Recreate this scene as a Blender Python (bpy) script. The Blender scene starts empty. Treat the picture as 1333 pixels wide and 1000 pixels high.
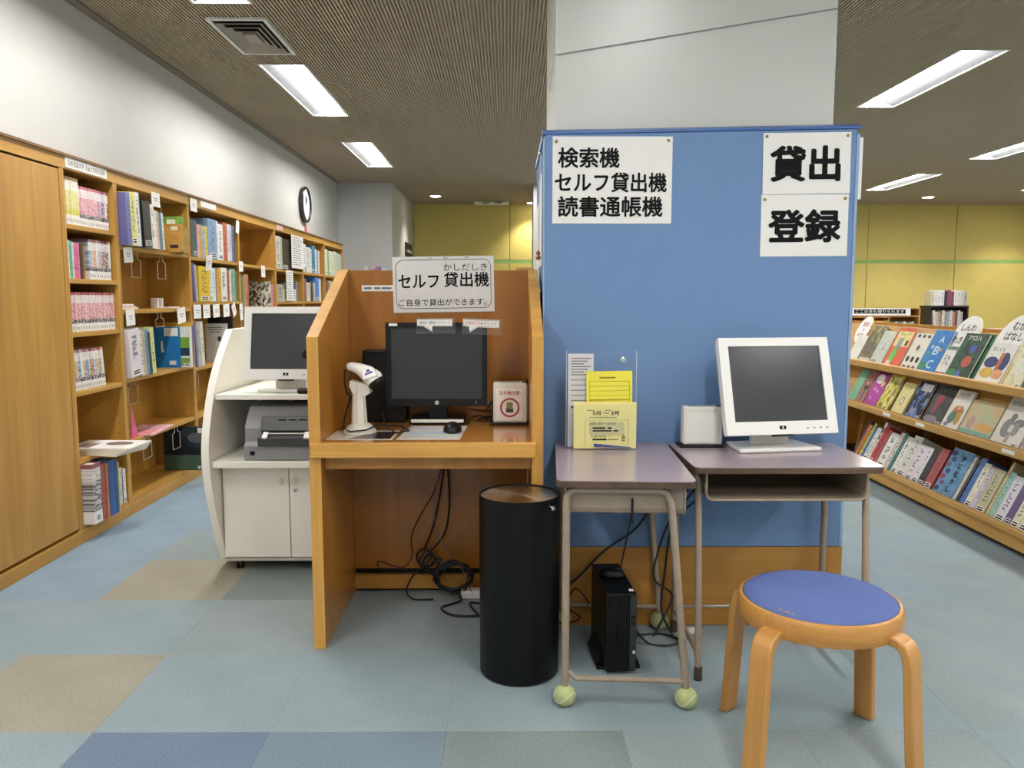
import bpy, bmesh, math, random
from mathutils import Matrix, Vector

random.seed(7)
scene = bpy.context.scene
col = scene.collection
PI = math.pi
R = math.radians

# ------------------------------------------------------------------ camera
FPX = 1040.0
cam_d = bpy.data.cameras.new('camera')
cam_d.sensor_fit = 'HORIZONTAL'
cam_d.sensor_width = 36.0
cam_d.lens = 36.0 * FPX / 1333.0
cam_d.clip_start = 0.05
cam = bpy.data.objects.new('camera', cam_d)
col.objects.link(cam)
cam.location = (0, 0, 1.225)
cam.rotation_euler = (PI / 2 - math.atan(112 / FPX), 0, -math.atan(6.5 / FPX))
scene.camera = cam

# ------------------------------------------------------------------ world, exposure
world = bpy.data.worlds.new('world')
scene.world = world
world.use_nodes = True
world.node_tree.nodes['Background'].inputs[0].default_value = (0.6, 0.62, 0.65, 1)
world.node_tree.nodes['Background'].inputs[1].default_value = 0.3
vs = scene.view_settings
vs.view_transform = 'Standard'
vs.look = 'None'
vs.exposure = 0.95
vs.gamma = 1.0
vs.use_curve_mapping = False
LAMP = 33.0          # strength of the fluorescent tubes
CEIL = 2.85

# ------------------------------------------------------------------ materials
def lin(c):
    return c / 12.92 if c <= 0.04045 else ((c + 0.055) / 1.055) ** 2.4

def hx(h):
    h = h.lstrip('#')
    return tuple(lin(int(h[i:i + 2], 16) / 255) for i in (0, 2, 4)) + (1.0,)

MATS = {}

def newmat(name):
    m = bpy.data.materials.new(name)
    m.use_nodes = True
    nt = m.node_tree
    return m, nt, nt.nodes['Principled BSDF']

def N(nt, typ, **kw):
    n = nt.nodes.new(typ)
    for k, v in kw.items():
        if k.startswith('i_'):
            n.inputs[k[2:].replace('_', ' ')].default_value = v
        else:
            setattr(n, k, v)
    return n

def coords(nt, scale=(1, 1, 1), kind='Object'):
    tc = N(nt, 'ShaderNodeTexCoord')
    mp = N(nt, 'ShaderNodeMapping')
    mp.inputs['Scale'].default_value = scale
    nt.links.new(tc.outputs[kind], mp.inputs[0])
    return mp.outputs[0]

def add_bump(nt, b, vec, scale, strength, dist=0.002):
    n = N(nt, 'ShaderNodeTexNoise')
    n.inputs['Scale'].default_value = scale
    n.inputs['Detail'].default_value = 3
    nt.links.new(vec, n.inputs['Vector'])
    bp = N(nt, 'ShaderNodeBump')
    bp.inputs['Strength'].default_value = strength
    bp.inputs['Distance'].default_value = dist
    nt.links.new(n.outputs['Fac'], bp.inputs['Height'])
    nt.links.new(bp.outputs[0], b.inputs['Normal'])

def mat(name, c, rough=0.5, metal=0.0, var=0.06, vscale=8, bump=0, bscale=150, emit=0, spec=0.5, coat=0):
    """plain surface with a slight procedural colour variation"""
    if name in MATS:
        return MATS[name]
    m, nt, b = newmat(name)
    c = hx(c) if isinstance(c, str) else c
    vec = coords(nt)
    n = N(nt, 'ShaderNodeTexNoise')
    n.inputs['Scale'].default_value = vscale
    n.inputs['Detail'].default_value = 4
    nt.links.new(vec, n.inputs['Vector'])
    rp = N(nt, 'ShaderNodeValToRGB')
    rp.color_ramp.elements[0].position = 0.3
    rp.color_ramp.elements[1].position = 0.7
    rp.color_ramp.elements[0].color = tuple(x * (1 - var) for x in c[:3]) + (1,)
    rp.color_ramp.elements[1].color = tuple(min(1, x * (1 + var)) for x in c[:3]) + (1,)
    nt.links.new(n.outputs['Fac'], rp.inputs[0])
    nt.links.new(rp.outputs[0], b.inputs['Base Color'])
    b.inputs['Roughness'].default_value = rough
    b.inputs['Metallic'].default_value = metal
    b.inputs['Specular IOR Level'].default_value = spec
    b.inputs['Coat Weight'].default_value = coat
    if emit:
        b.inputs['Emission Color'].default_value = c
        b.inputs['Emission Strength'].default_value = emit
    if bump:
        add_bump(nt, b, vec, bscale, bump)
    MATS[name] = m
    return m

def wood(name, c1, c2, axis='z', rough=0.4, coat=0.0, fine=1.0):
    if name in MATS:
        return MATS[name]
    m, nt, b = newmat(name)
    s = {'x': (0.7, 9, 9), 'y': (9, 0.7, 9), 'z': (9, 9, 0.7)}[axis]
    vec = coords(nt, s)
    n = N(nt, 'ShaderNodeTexNoise')
    n.inputs['Scale'].default_value = 1.6
    n.inputs['Detail'].default_value = 6
    n.inputs['Distortion'].default_value = 0.8
    nt.links.new(vec, n.inputs['Vector'])
    s2 = {'x': (3, 160, 160), 'y': (160, 3, 160), 'z': (160, 160, 3)}[axis]
    vec2 = coords(nt, s2)
    n2 = N(nt, 'ShaderNodeTexNoise')
    n2.inputs['Scale'].default_value = 1.5
    n2.inputs['Detail'].default_value = 2
    nt.links.new(vec2, n2.inputs['Vector'])
    mx = N(nt, 'ShaderNodeMath', operation='MULTIPLY_ADD')
    nt.links.new(n2.outputs['Fac'], mx.inputs[0])
    mx.inputs[1].default_value = 0.35 * fine
    nt.links.new(n.outputs['Fac'], mx.inputs[2])
    rp = N(nt, 'ShaderNodeValToRGB')
    rp.color_ramp.elements[0].position = 0.42
    rp.color_ramp.elements[1].position = 0.9
    rp.color_ramp.elements[0].color = hx(c1)
    rp.color_ramp.elements[1].color = hx(c2)
    nt.links.new(mx.outputs[0], rp.inputs[0])
    nt.links.new(rp.outputs[0], b.inputs['Base Color'])
    b.inputs['Roughness'].default_value = rough
    b.inputs['Coat Weight'].default_value = coat
    b.inputs['Coat Roughness'].default_value = 0.15
    MATS[name] = m
    return m

def fabric(name, c, c2, scale=500, rough=0.95, bump=0.3, big=0.25, lo=0.35, hi=0.85):
    if name in MATS:
        return MATS[name]
    m, nt, b = newmat(name)
    vec = coords(nt)
    n = N(nt, 'ShaderNodeTexNoise')
    n.inputs['Scale'].default_value = scale
    n.inputs['Detail'].default_value = 2
    nt.links.new(vec, n.inputs['Vector'])
    n2 = N(nt, 'ShaderNodeTexNoise')
    n2.inputs['Scale'].default_value = 5
    n2.inputs['Detail'].default_value = 4
    nt.links.new(vec, n2.inputs['Vector'])
    mx = N(nt, 'ShaderNodeMath', operation='MULTIPLY_ADD')
    nt.links.new(n2.outputs['Fac'], mx.inputs[0])
    mx.inputs[1].default_value = big
    nt.links.new(n.outputs['Fac'], mx.inputs[2])
    rp = N(nt, 'ShaderNodeValToRGB')
    rp.color_ramp.elements[0].position = lo
    rp.color_ramp.elements[1].position = hi
    rp.color_ramp.elements[0].color = hx(c2)
    rp.color_ramp.elements[1].color = hx(c)
    nt.links.new(mx.outputs[0], rp.inputs[0])
    nt.links.new(rp.outputs[0], b.inputs['Base Color'])
    b.inputs['Roughness'].default_value = rough
    b.inputs['Specular IOR Level'].default_value = 0.1
    bp = N(nt, 'ShaderNodeBump')
    bp.inputs['Strength'].default_value = bump
    bp.inputs['Distance'].default_value = 0.002
    nt.links.new(n.outputs['Fac'], bp.inputs['Height'])
    nt.links.new(bp.outputs[0], b.inputs['Normal'])
    MATS[name] = m
    return m

def clear_plastic(name='clear_plastic', tint=(0.975, 0.985, 1.0, 1), gloss=0.035):
    if name in MATS:
        return MATS[name]
    m, nt, b = newmat(name)
    nt.nodes.remove(b)
    out = nt.nodes['Material Output']
    tr = N(nt, 'ShaderNodeBsdfTransparent')
    tr.inputs[0].default_value = tint
    gl = N(nt, 'ShaderNodeBsdfGlossy')
    gl.inputs['Roughness'].default_value = 0.08
    mx = N(nt, 'ShaderNodeMixShader')
    mx.inputs[0].default_value = gloss
    nt.links.new(tr.outputs[0], mx.inputs[1])
    nt.links.new(gl.outputs[0], mx.inputs[2])
    nt.links.new(mx.outputs[0], out.inputs[0])
    MATS[name] = m
    return m

def book_mat(kind):
    """book cover coloured by the object's own colour, with printed marks on the spine"""
    name = 'book_' + kind
    if name in MATS:
        return MATS[name]
    m, nt, b = newmat(name)
    oi = N(nt, 'ShaderNodeObjectInfo')
    tc = N(nt, 'ShaderNodeTexCoord')
    sp = N(nt, 'ShaderNodeSeparateXYZ')
    nt.links.new(tc.outputs['Generated'], sp.inputs[0])
    cb = N(nt, 'ShaderNodeCombineXYZ')
    def math_(op, a, bb):
        n = N(nt, 'ShaderNodeMath', operation=op)
        for i, v in enumerate((a, bb)):
            if isinstance(v, (int, float)):
                n.inputs[i].default_value = v
            else:
                nt.links.new(v, n.inputs[i])
        return n.outputs[0]
    off = math_('MULTIPLY', oi.outputs['Random'], 37.0)
    nt.links.new(math_('MULTIPLY', sp.outputs['Y'], 2.2), cb.inputs[0])
    nt.links.new(math_('MULTIPLY', sp.outputs['Z'], 26.0), cb.inputs[1])
    nt.links.new(off, cb.inputs[2])
    nz = N(nt, 'ShaderNodeTexNoise')
    nz.inputs['Scale'].default_value = 1.0
    nz.inputs['Detail'].default_value = 1.5
    nt.links.new(cb.outputs[0], nz.inputs['Vector'])
    def mix(f, a, c):
        n = N(nt, 'ShaderNodeMix', data_type='RGBA')
        if isinstance(f, (int, float)):
            n.inputs[0].default_value = f
        else:
            nt.links.new(f, n.inputs[0])
        for i, v in ((6, a), (7, c)):
            if isinstance(v, tuple):
                n.inputs[i].default_value = v
            else:
                nt.links.new(v, n.inputs[i])
        return n.outputs[2]
    z, y, x = sp.outputs['Z'], sp.outputs['Y'], sp.outputs['X']
    oncol = oi.outputs['Color']
    spine = math_('GREATER_THAN', x, 0.97)
    if kind == 'plain':
        ink = math_('GREATER_THAN', nz.outputs['Fac'], 0.53)
        band = math_('MULTIPLY', math_('GREATER_THAN', z, 0.24), math_('LESS_THAN', z, 0.9))
        band = math_('MULTIPLY', band, math_('MULTIPLY', math_('GREATER_THAN', y, 0.28), math_('LESS_THAN', y, 0.72)))
        f = math_('MULTIPLY', math_('MULTIPLY', ink, band), math_('MULTIPLY', spine, 0.75))
        c = mix(f, oncol, (0.05, 0.045, 0.06, 1))
    else:
        white = (0.82, 0.8, 0.78, 1)
        ink = math_('GREATER_THAN', nz.outputs['Fac'], 0.5)
        c = mix(math_('MULTIPLY', ink, 0.6), oncol, white)
        c = mix(math_('GREATER_THAN', z, 0.72), c, mix(math_('MULTIPLY', ink, 0.35), white, oncol))
        c = mix(math_('GREATER_THAN', z, 0.93), c, mix(0.45, oncol, (0.5, 0.05, 0.08, 1)))
        lowz = math_('LESS_THAN', z, 0.31)
        dark = (0.06, 0.05, 0.06, 1)
        if kind == 'manga_yellow':
            c = mix(lowz, c, oncol)
        else:
            c = mix(lowz, c, mix(math_('MULTIPLY', ink, 0.5), dark, white))
        c = mix(math_('LESS_THAN', z, 0.21), c, white)
        lab = math_('MULTIPLY', math_('LESS_THAN', z, 0.13), math_('GREATER_THAN', z, 0.05))
        lab = math_('MULTIPLY', lab, math_('MULTIPLY', math_('GREATER_THAN', y, 0.3), math_('LESS_THAN', y, 0.7)))
        c = mix(math_('MULTIPLY', lab, 0.7), c, (0.1, 0.1, 0.12, 1))
    nt.links.new(c, b.inputs['Base Color'])
    b.inputs['Roughness'].default_value = 0.35
    MATS[name] = m
    return m

def art_mat(name, cols, scale=4.0, kind='noise', rough=0.5):
    """abstract cover print made from a few colours"""
    m, nt, b = newmat('cover_' + name)
    vec = coords(nt, (1, 1, 0), 'Generated')
    if kind == 'vor':
        n = N(nt, 'ShaderNodeTexVoronoi')
        n.inputs['Scale'].default_value = scale
        nt.links.new(vec, n.inputs['Vector'])
        sep = N(nt, 'ShaderNodeSeparateColor')
        nt.links.new(n.outputs['Color'], sep.inputs[0])
        fac = sep.outputs[0]
    else:
        n = N(nt, 'ShaderNodeTexNoise')
        n.inputs['Scale'].default_value = scale
        n.inputs['Detail'].default_value = 4
        n.inputs['Distortion'].default_value = 1.0
        nt.links.new(vec, n.inputs['Vector'])
        mr = N(nt, 'ShaderNodeMapRange')
        mr.inputs[1].default_value = 0.3
        mr.inputs[2].default_value = 0.7
        nt.links.new(n.outputs['Fac'], mr.inputs[0])
        fac = mr.outputs[0]
    rp = N(nt, 'ShaderNodeValToRGB')
    cr = rp.color_ramp
    k = len(cols)
    if kind == 'vor':
        cr.interpolation = 'CONSTANT'
    while len(cr.elements) < k:
        cr.elements.new(0.5)
    for i, c in enumerate(cols):
        cr.elements[i].position = i / k if kind == 'vor' else i / max(1, k - 1)
        cr.elements[i].color = hx(c)
    nt.links.new(fac, rp.inputs[0])
    nt.links.new(rp.outputs[0], b.inputs['Base Color'])
    b.inputs['Roughness'].default_value = rough
    b.inputs['Specular IOR Level'].default_value = 0.25
    return m

# ------------------------------------------------------------------ mesh builder
class MB:
    def __init__(s):
        s.v, s.f, s.m = [], [], []

    def add(s, vs_, fs, mi=0):
        o = len(s.v)
        s.v += [tuple(p) for p in vs_]
        s.f += [tuple(i + o for i in f) for f in fs]
        s.m += [mi] * len(fs)
        return s

    def box(s, x0, x1, y0, y1, z0, z1, mi=0, M=None):
        vs_ = [Vector((x, y, z)) for z in (z0, z1) for y in (y0, y1) for x in (x0, x1)]
        if M is not None:
            vs_ = [M @ p for p in vs_]
        return s.add(vs_, [(0, 2, 3, 1), (4, 5, 7, 6), (0, 1, 5, 4), (2, 6, 7, 3), (0, 4, 6, 2), (1, 3, 7, 5)], mi)

    def prism(s, pts, axis, a0, a1, mi=0, M=None):
        """polygon in the plane across 'axis', extruded along it"""
        def P(p, a):
            return Vector({'x': (a, p[0], p[1]), 'y': (p[0], a, p[1]), 'z': (p[0], p[1], a)}[axis])
        n = len(pts)
        vs_ = [P(p, a0) for p in pts] + [P(p, a1) for p in pts]
        if M is not None:
            vs_ = [M @ p for p in vs_]
        fs = [tuple(range(n - 1, -1, -1)), tuple(range(n, 2 * n))]
        fs += [(i, (i + 1) % n, n + (i + 1) % n, n + i) for i in range(n)]
        return s.add(vs_, fs, mi)

    def tube(s, pts, r, n=8, mi=0, caps=True, flat=None):
        """sweep; r number or list; flat=(a,b) gives an a x b box section"""
        pts = [Vector(p) for p in pts]
        k = len(pts)
        rr = r if isinstance(r, (list, tuple)) else [r] * k
        tang = []
        for i in range(k):
            a = pts[max(0, i - 1)]
            c = pts[min(k - 1, i + 1)]
            tang.append((c - a).normalized())
        t0 = tang[0]
        up = Vector((0, 0, 1)) if abs(t0.z) < 0.9 else Vector((0, 1, 0))
        nrm = (up - t0 * up.dot(t0)).normalized()
        vs_ = []
        for i in range(k):
            t = tang[i]
            nrm = (nrm - t * nrm.dot(t)).normalized()
            bi = t.cross(nrm)
            for j in range(n):
                a = 2 * PI * j / n
                vs_.append(pts[i] + (nrm * math.cos(a) + bi * math.sin(a)) * rr[i])
        fs = [(i * n + j, i * n + (j + 1) % n, (i + 1) * n + (j + 1) % n, (i + 1) * n + j) for i in range(k - 1) for j in range(n)]
        if caps:
            fs += [tuple(range(n - 1, -1, -1)), tuple(range((k - 1) * n, k * n))]
        return s.add(vs_, fs, mi)

    def lathe(s, prof, c=(0, 0, 0), n=32, mi=0, sx=1, sy=1, M=None):
        vs_, fs = [], []
        k = len(prof)
        for r, z in prof:
            for j in range(n):
                a = 2 * PI * j / n
                vs_.append(Vector((c[0] + r * sx * math.cos(a), c[1] + r * sy * math.sin(a), c[2] + z)))
        if M is not None:
            vs_ = [M @ p for p in vs_]
        for i in range(k - 1):
            for j in range(n):
                fs.append((i * n + j, i * n + (j + 1) % n, (i + 1) * n + (j + 1) % n, (i + 1) * n + j))
        fs.append(tuple(range(n - 1, -1, -1)))
        fs.append(tuple(range((k - 1) * n, k * n)))
        return s.add(vs_, fs, mi)

    def ball(s, c, r, n=20, k=10, mi=0):
        prof = [(max(1e-4, r * math.sin(PI * i / k)), -r * math.cos(PI * i / k)) for i in range(k + 1)]
        return s.lathe(prof, c, n, mi)

    def build(s, name, mats, parent=None, smooth=False, bevel=0, segs=2, shift=True, loc=None, recalc=True):
        off = Vector((0, 0, 0))
        if parent is not None and shift:
            off = Vector(parent.get('_base', (0, 0, 0)))
        me = bpy.data.meshes.new(name)
        me.from_pydata([tuple(Vector(p) - off) for p in s.v], [], s.f)
        if not isinstance(mats, (list, tuple)):
            mats = [mats]
        for m in mats:
            me.materials.append(m)
        me.polygons.foreach_set('material_index', s.m)
        if recalc:
            bm = bmesh.new()
            bm.from_mesh(me)
            bmesh.ops.recalc_face_normals(bm, faces=bm.faces)
            bm.to_mesh(me)
            bm.free()
        if smooth:
            me.polygons.foreach_set('use_smooth', [True] * len(me.polygons))
            me.set_sharp_from_angle(angle=R(38))
        me.update()
        o = bpy.data.objects.new(name, me)
        col.objects.link(o)
        if parent is not None:
            o.parent = parent
        if loc is not None:
            o.location = loc
        if bevel:
            b = o.modifiers.new('bevel', 'BEVEL')
            b.width = bevel
            b.segments = segs
            b.limit_method = 'ANGLE'
            b.angle_limit = R(40)
        return o

def tag(o, label, cat, group=None):
    o['label'] = label
    o['category'] = cat
    if group:
        o['group'] = group
    return o

def thing(name, label, cat, loc=(0, 0, 0), group=None):
    """an Empty at a thing's base; meshes for it are built in world space and shifted to it"""
    o = bpy.data.objects.new(name, None)
    o.empty_display_size = 0.05
    col.objects.link(o)
    o.location = loc
    o['_base'] = tuple(loc)
    return tag(o, label, cat, group)

def frame_thing(name, label, cat, M, group=None):
    """an Empty with its own frame; meshes for it are built in local space"""
    o = bpy.data.objects.new(name, None)
    o.empty_display_size = 0.05
    col.objects.link(o)
    o.matrix_basis = M
    return tag(o, label, cat, group)

def struct(o):
    o['kind'] = 'structure'
    return o

def TRS(loc, rx=0, ry=0, rz=0, sc=(1, 1, 1)):
    return Matrix.Translation(loc) @ Matrix.Rotation(rz, 4, 'Z') @ Matrix.Rotation(ry, 4, 'Y') @ Matrix.Rotation(rx, 4, 'X') @ Matrix.Diagonal((*sc, 1))

# ------------------------------------------------------------------ lettering
TXT = {}
def text_data(s, bold):
    key = (s, bold)
    if key in TXT:
        return TXT[key]
    cu = bpy.data.curves.new('text', 'FONT')
    cu.body = s
    cu.size = 1.0
    cu.resolution_u = 2
    cu.offset = 0.0
    cu.fill_mode = 'BOTH'
    o = bpy.data.objects.new('text', cu)
    col.objects.link(o)
    bpy.context.view_layer.update()
    dg = bpy.context.evaluated_depsgraph_get()
    ev = o.evaluated_get(dg)
    me = ev.to_mesh()
    vs_ = [v.co.copy() for v in me.vertices]
    fs = [tuple(p.vertices) for p in me.polygons]
    ev.to_mesh_clear()
    bpy.data.objects.remove(o)
    bpy.data.curves.remove(cu)
    if bold > 0:          # bolder weight: the same outline laid round a small circle
        v0, f0, n0 = vs_, fs, len(vs_)
        vs_, fs = list(v0), list(f0)
        for k in range(8):
            d = Vector((bold * math.cos(PI * k / 4), bold * math.sin(PI * k / 4), k + 1.0))
            fs += [tuple(i + len(vs_) for i in f) for f in f0]
            vs_ += [v + d for v in v0]
    x0 = min(v.x for v in vs_); x1 = max(v.x for v in vs_)
    y0 = min(v.y for v in vs_); y1 = max(v.y for v in vs_)
    TXT[key] = ([((v.x - x0) / (x1 - x0) - 0.5, (v.y - y0) / (y1 - y0) - 0.5, v.z * 0.00005) for v in vs_], fs)
    return TXT[key]

def letters(s, m, parent, x0, x1, y0, y1, z=0.0012, bold=0.012, M=None, name='lettering'):
    """text fitted to the rectangle x0..x1, y0..y1 of the parent's local XY sheet"""
    vs_, fs = text_data(s, bold)
    M = M or Matrix.Identity(4)
    P = [M @ Vector(((x0 + x1) / 2 + a * (x1 - x0), (y0 + y1) / 2 + b * (y1 - y0), z + c)) for a, b, c in vs_]
    mb = MB()
    mb.add(P, fs)
    return mb.build(name, m, parent, shift=False, recalc=False)

def bars(m, parent, rects, z=0.001, name='printed_lines', M=None):
    """thin printed strips on a sheet"""
    mb = MB()
    for (x0, x1, y0, y1) in rects:
        mb.box(x0, x1, y0, y1, z - 0.0003, z, M=M)
    return mb.build(name, m, parent, shift=False)

# common materials
M_wood_case = wood('wood_bookcase', '#a97b32', '#c59747', 'z', 0.38)
M_wood_shelf = wood('wood_bookcase_long', '#a97b32', '#c79847', 'y', 0.38)
M_wood_back = wood('wood_bookcase_back', '#a1712b', '#b9893b', 'z', 0.45)
M_wood_dark = wood('wood_cap', '#6e4a26', '#84602f', 'y', 0.45)
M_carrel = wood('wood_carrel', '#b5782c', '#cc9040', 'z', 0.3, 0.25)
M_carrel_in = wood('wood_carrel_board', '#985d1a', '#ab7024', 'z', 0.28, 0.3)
M_carrel_edge = wood('wood_carrel_edge', '#b88338', '#d9a655', 'x', 0.4, 0, 1.4)
M_carrel_edgez = wood('wood_carrel_edge_upright', '#b88338', '#d9a655', 'z', 0.4, 0, 1.4)
M_base_wood = wood('wood_panel_base', '#a8722c', '#bd8a40', 'x', 0.45)
M_stool_wood = wood('wood_stool', '#ab7431', '#c79350', 'z', 0.3, 0.2)
M_rack = wood('wood_rack', '#b2843d', '#cfa153', 'y', 0.38)
M_rack_end = wood('wood_rack_board', '#b4863e', '#cb9d50', 'y', 0.45)
M_wall = mat('wall_paint', '#c3c3c0', 0.55, var=0.015, bump=0.08, bscale=300)
M_wall_grey = mat('wall_paint_grey', '#bcbcba', 0.6, var=0.015)
M_column = mat('column_panel', '#cbcdc8', 0.3, var=0.01)
M_yellow = mat('wall_yellow', '#cdbb6a', 0.7, var=0.03, bump=0.1, bscale=200)
M_green = mat('wall_green_stripe', '#8fb268', 0.7)
M_ceil = mat('ceiling_ribs', '#b3a38d', 0.85, var=0.03)
M_white = mat('white_paper', '#eceae6', 0.6, var=0.01)
M_laminate = mat('laminated_paper', '#e6e3df', 0.18, var=0.015)
M_ink = mat('black_ink', '#0d0d0f', 0.7, var=0, spec=0.2)
M_greyink = mat('grey_ink', '#77777a', 0.6, var=0)
M_red = mat('red_ink', '#b23a44', 0.6, var=0)
M_pale = mat('pale_cabinet', '#f3f0e6', 0.4, var=0.01)
M_white_pl = mat('white_plastic', '#e9e8e4', 0.35, var=0.01)
M_offwhite = mat('offwhite_plastic', '#dedbd0', 0.45, var=0.01)
M_black = mat('black_plastic', '#0e0f11', 0.42, var=0.05, spec=0.35)
M_black2 = mat('black_satin', '#070808', 0.4, var=0.05, spec=0.3)
M_screen = mat('screen_glass', '#33373a', 0.22, var=0.03)
M_cable = mat('black_cable', '#141416', 0.5)
M_cable_grey = mat('grey_cable', '#6d6470', 0.5)
M_steel = mat('brushed_steel', '#b9b4aa', 0.28, 1.0, var=0.12, vscale=30)
M_chrome = mat('chrome', '#d8d8d8', 0.18, 1.0, var=0.02)
M_tan = mat('tan_steel', '#9a8a78', 0.42, var=0.09, vscale=30)
M_brass = mat('brass_pin', '#a08a5a', 0.3, 0.9)
M_pages = mat('book_pages', '#e3ddcf', 0.8, var=0.05, vscale=60)

# ------------------------------------------------------------------ room shell
X0, X1, Y0, Y1 = -2.42, 9.4, -3.2, 14.2
C_TILE = {
    'grey': fabric('carpet_grey', '#9ba6a7', '#818f93', 210, 0.95, 0.4, 0.3, 0.45, 0.85),
    'blue': fabric('carpet_blue', '#9aa8ac', '#80929a', 210, 0.95, 0.4, 0.3, 0.45, 0.85),
    'sky': fabric('carpet_sky', '#96a9b7', '#7a8fa0', 210, 0.95, 0.4, 0.3, 0.45, 0.85),
    'deep': fabric('carpet_deep_blue', '#7b8b9e', '#64758a', 210, 0.95, 0.4, 0.3, 0.45, 0.85),
    'mid': fabric('carpet_mid_blue', '#8494a0', '#6c7e8c', 210, 0.95, 0.4, 0.3, 0.45, 0.85),
    'beige': fabric('carpet_beige', '#a9a698', '#8c897b', 210, 0.95, 0.4, 0.3, 0.45, 0.85),
    'slate': fabric('carpet_slate', '#8c9795', '#717d7f', 210, 0.95, 0.4, 0.3, 0.45, 0.85),
}
fl = struct(MB().box(X0 - 0.15, X1, Y0, Y1, -0.12, -0.006).build('floor', mat('floor_slab', '#54595c', 0.9)))
TX, TY, TS = -0.173, 2.153, 0.5
special = {(-3, 0): 'beige', (-3, 2): 'beige', (-2, -1): 'deep', (-1, -1): 'mid', (0, -1): 'slate', (-3, -1): 'blue',
           (-4, 2): 'sky', (-4, 3): 'sky', (-4, 4): 'sky', (-4, 5): 'sky', (-3, 5): 'sky', (-4, 1): 'blue', (-4, 0): 'blue', (-4, -1): 'blue',
           (-3, 4): 'sky', (-3, 3): 'grey', (-2, 3): 'blue', (-3, 1): 'blue', (1, -1): 'grey', (2, -1): 'grey',
           (-2, 0): 'blue', (-2, 1): 'grey', (-2, 2): 'slate', (-1, 0): 'blue', (-1, 1): 'grey', (0, 0): 'blue', (4, 3): 'blue', (5, 3): 'blue'}
tm = {}
for k, m in C_TILE.items():
    mb = MB().box(0.0003, TS - 0.0003, 0.0003, TS - 0.0003, -0.006, 0.0)
    o = mb.build('carpet_tile', m)
    tm[k] = o.data
    bpy.data.objects.remove(o)
for i in range(-5, 9):
    for j in range(-4, 15):
        k = special.get((i, j)) or random.choice(['grey', 'grey', 'blue', 'grey', 'blue'])
        o = bpy.data.objects.new('carpet_tile', tm[k])
        o.location = (TX + i * TS, TY + j * TS, 0)
        o.parent = fl
        col.objects.link(o)

mb = MB()
for i in range(-5, 20):
    for j in range(-11, 25):
        if -5 <= i < 9 and -4 <= j < 15:
            continue
        mb.box(TX + i * TS + 0.0003, min(TX + (i + 1) * TS - 0.0003, X1), TY + j * TS + 0.0003, min(TY + (j + 1) * TS - 0.0003, Y1), -0.006, 0.0, (i * 7 + j * 3) % 2)
mb.build('carpet_tiles_far', [C_TILE['grey'], C_TILE['blue']], fl)['kind'] = 'stuff'

struct(MB().box(X0 - 0.15, X0, Y0, Y1, 0, CEIL).build('wall_left', M_wall))
struct(MB().box(X1, X1 + 0.15, Y0, Y1, 0, CEIL).build('wall_right', M_wall))
struct(MB().box(X0, X1, Y0 - 0.15, Y0, 0, CEIL).build('wall_front', M_wall))
wb = struct(MB().box(X0, X1, Y1 + 0.012, Y1 + 0.16, 0, CEIL).build('wall_back', mat('wall_joint', '#7d6f3c', 0.8)))
xs = [-1.64, 0.05, 1.75, 3.4, 4.9, 6.35, 7.9, X1]
for a, b in zip(xs[:-1], xs[1:]):
    MB().box(a + 0.006, b - 0.006, Y1, Y1 + 0.012, 1.895, CEIL).build('wall_board', M_yellow, wb)
    MB().box(a + 0.006, b - 0.006, Y1, Y1 + 0.012, 0.0, 1.83).build('wall_board', M_yellow, wb)
    MB().box(a, b, Y1 + 0.002, Y1 + 0.012, 1.83, 1.895).build('stripe', M_green, wb)
struct(MB().box(X0, -1.64, 11.6, Y1 + 0.012, 0, CEIL).build('wall_return', M_wall_grey))

FW, FL = 0.335, 1.6
FIX = []
for x in (-1.575, 0.78, 3.15, 5.58, 7.95):
    for y in ([9.4, 6.595, 3.84, 1.05, -1.75] if x < 0 else [11.52, 8.78, 6.24, 3.5, 0.75, -2.0]):
        if (x, y) == (0.78, 3.5):
            continue
        FIX.append((x, 6.05 if (x, y) == (5.58, 6.24) else y))
# ribbed ceiling: ribs run away from the viewer, cut out over the recessed lights
mb = MB()
pitch = 0.022
nr = int((X1 - X0 + 0.3) / pitch)
prof = []
for i in range(nr):
    x = X0 - 0.15 + i * pitch
    prof += [(x, CEIL), (x + pitch * 0.5, CEIL), (x + pitch * 0.5, CEIL + 0.014), (x + pitch, CEIL + 0.014)]
for p, q in zip(prof[:-1], prof[1:]):
    xm = (p[0] + q[0]) / 2
    cuts = sorted((fy - FL / 2 + 0.008, fy + FL / 2 - 0.008) for fx, fy in FIX if abs(xm - fx) < FW / 2 - 0.01)
    ya = Y0 - 0.15
    for c0, c1 in cuts + [(Y1 + 0.15, None)]:
        mb.add([(p[0], ya, p[1]), (q[0], ya, q[1]), (q[0], c0, q[1]), (p[0], c0, p[1])], [(0, 1, 2, 3)])
        ya = c1
ce = struct(mb.build('ceiling', M_ceil, recalc=False))
MB().box(X0 - 0.15, X1 + 0.15, Y0 - 0.15, Y1 + 0.15, CEIL + 0.09, CEIL + 0.15).build('backing', M_ceil, ce)
MB().box(X0, X0 + 0.06, Y0, 11.6, CEIL - 0.008, CEIL + 0.012).build('edge_trim', mat('ceiling_trim', '#8a8074', 0.7), ce)

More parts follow.
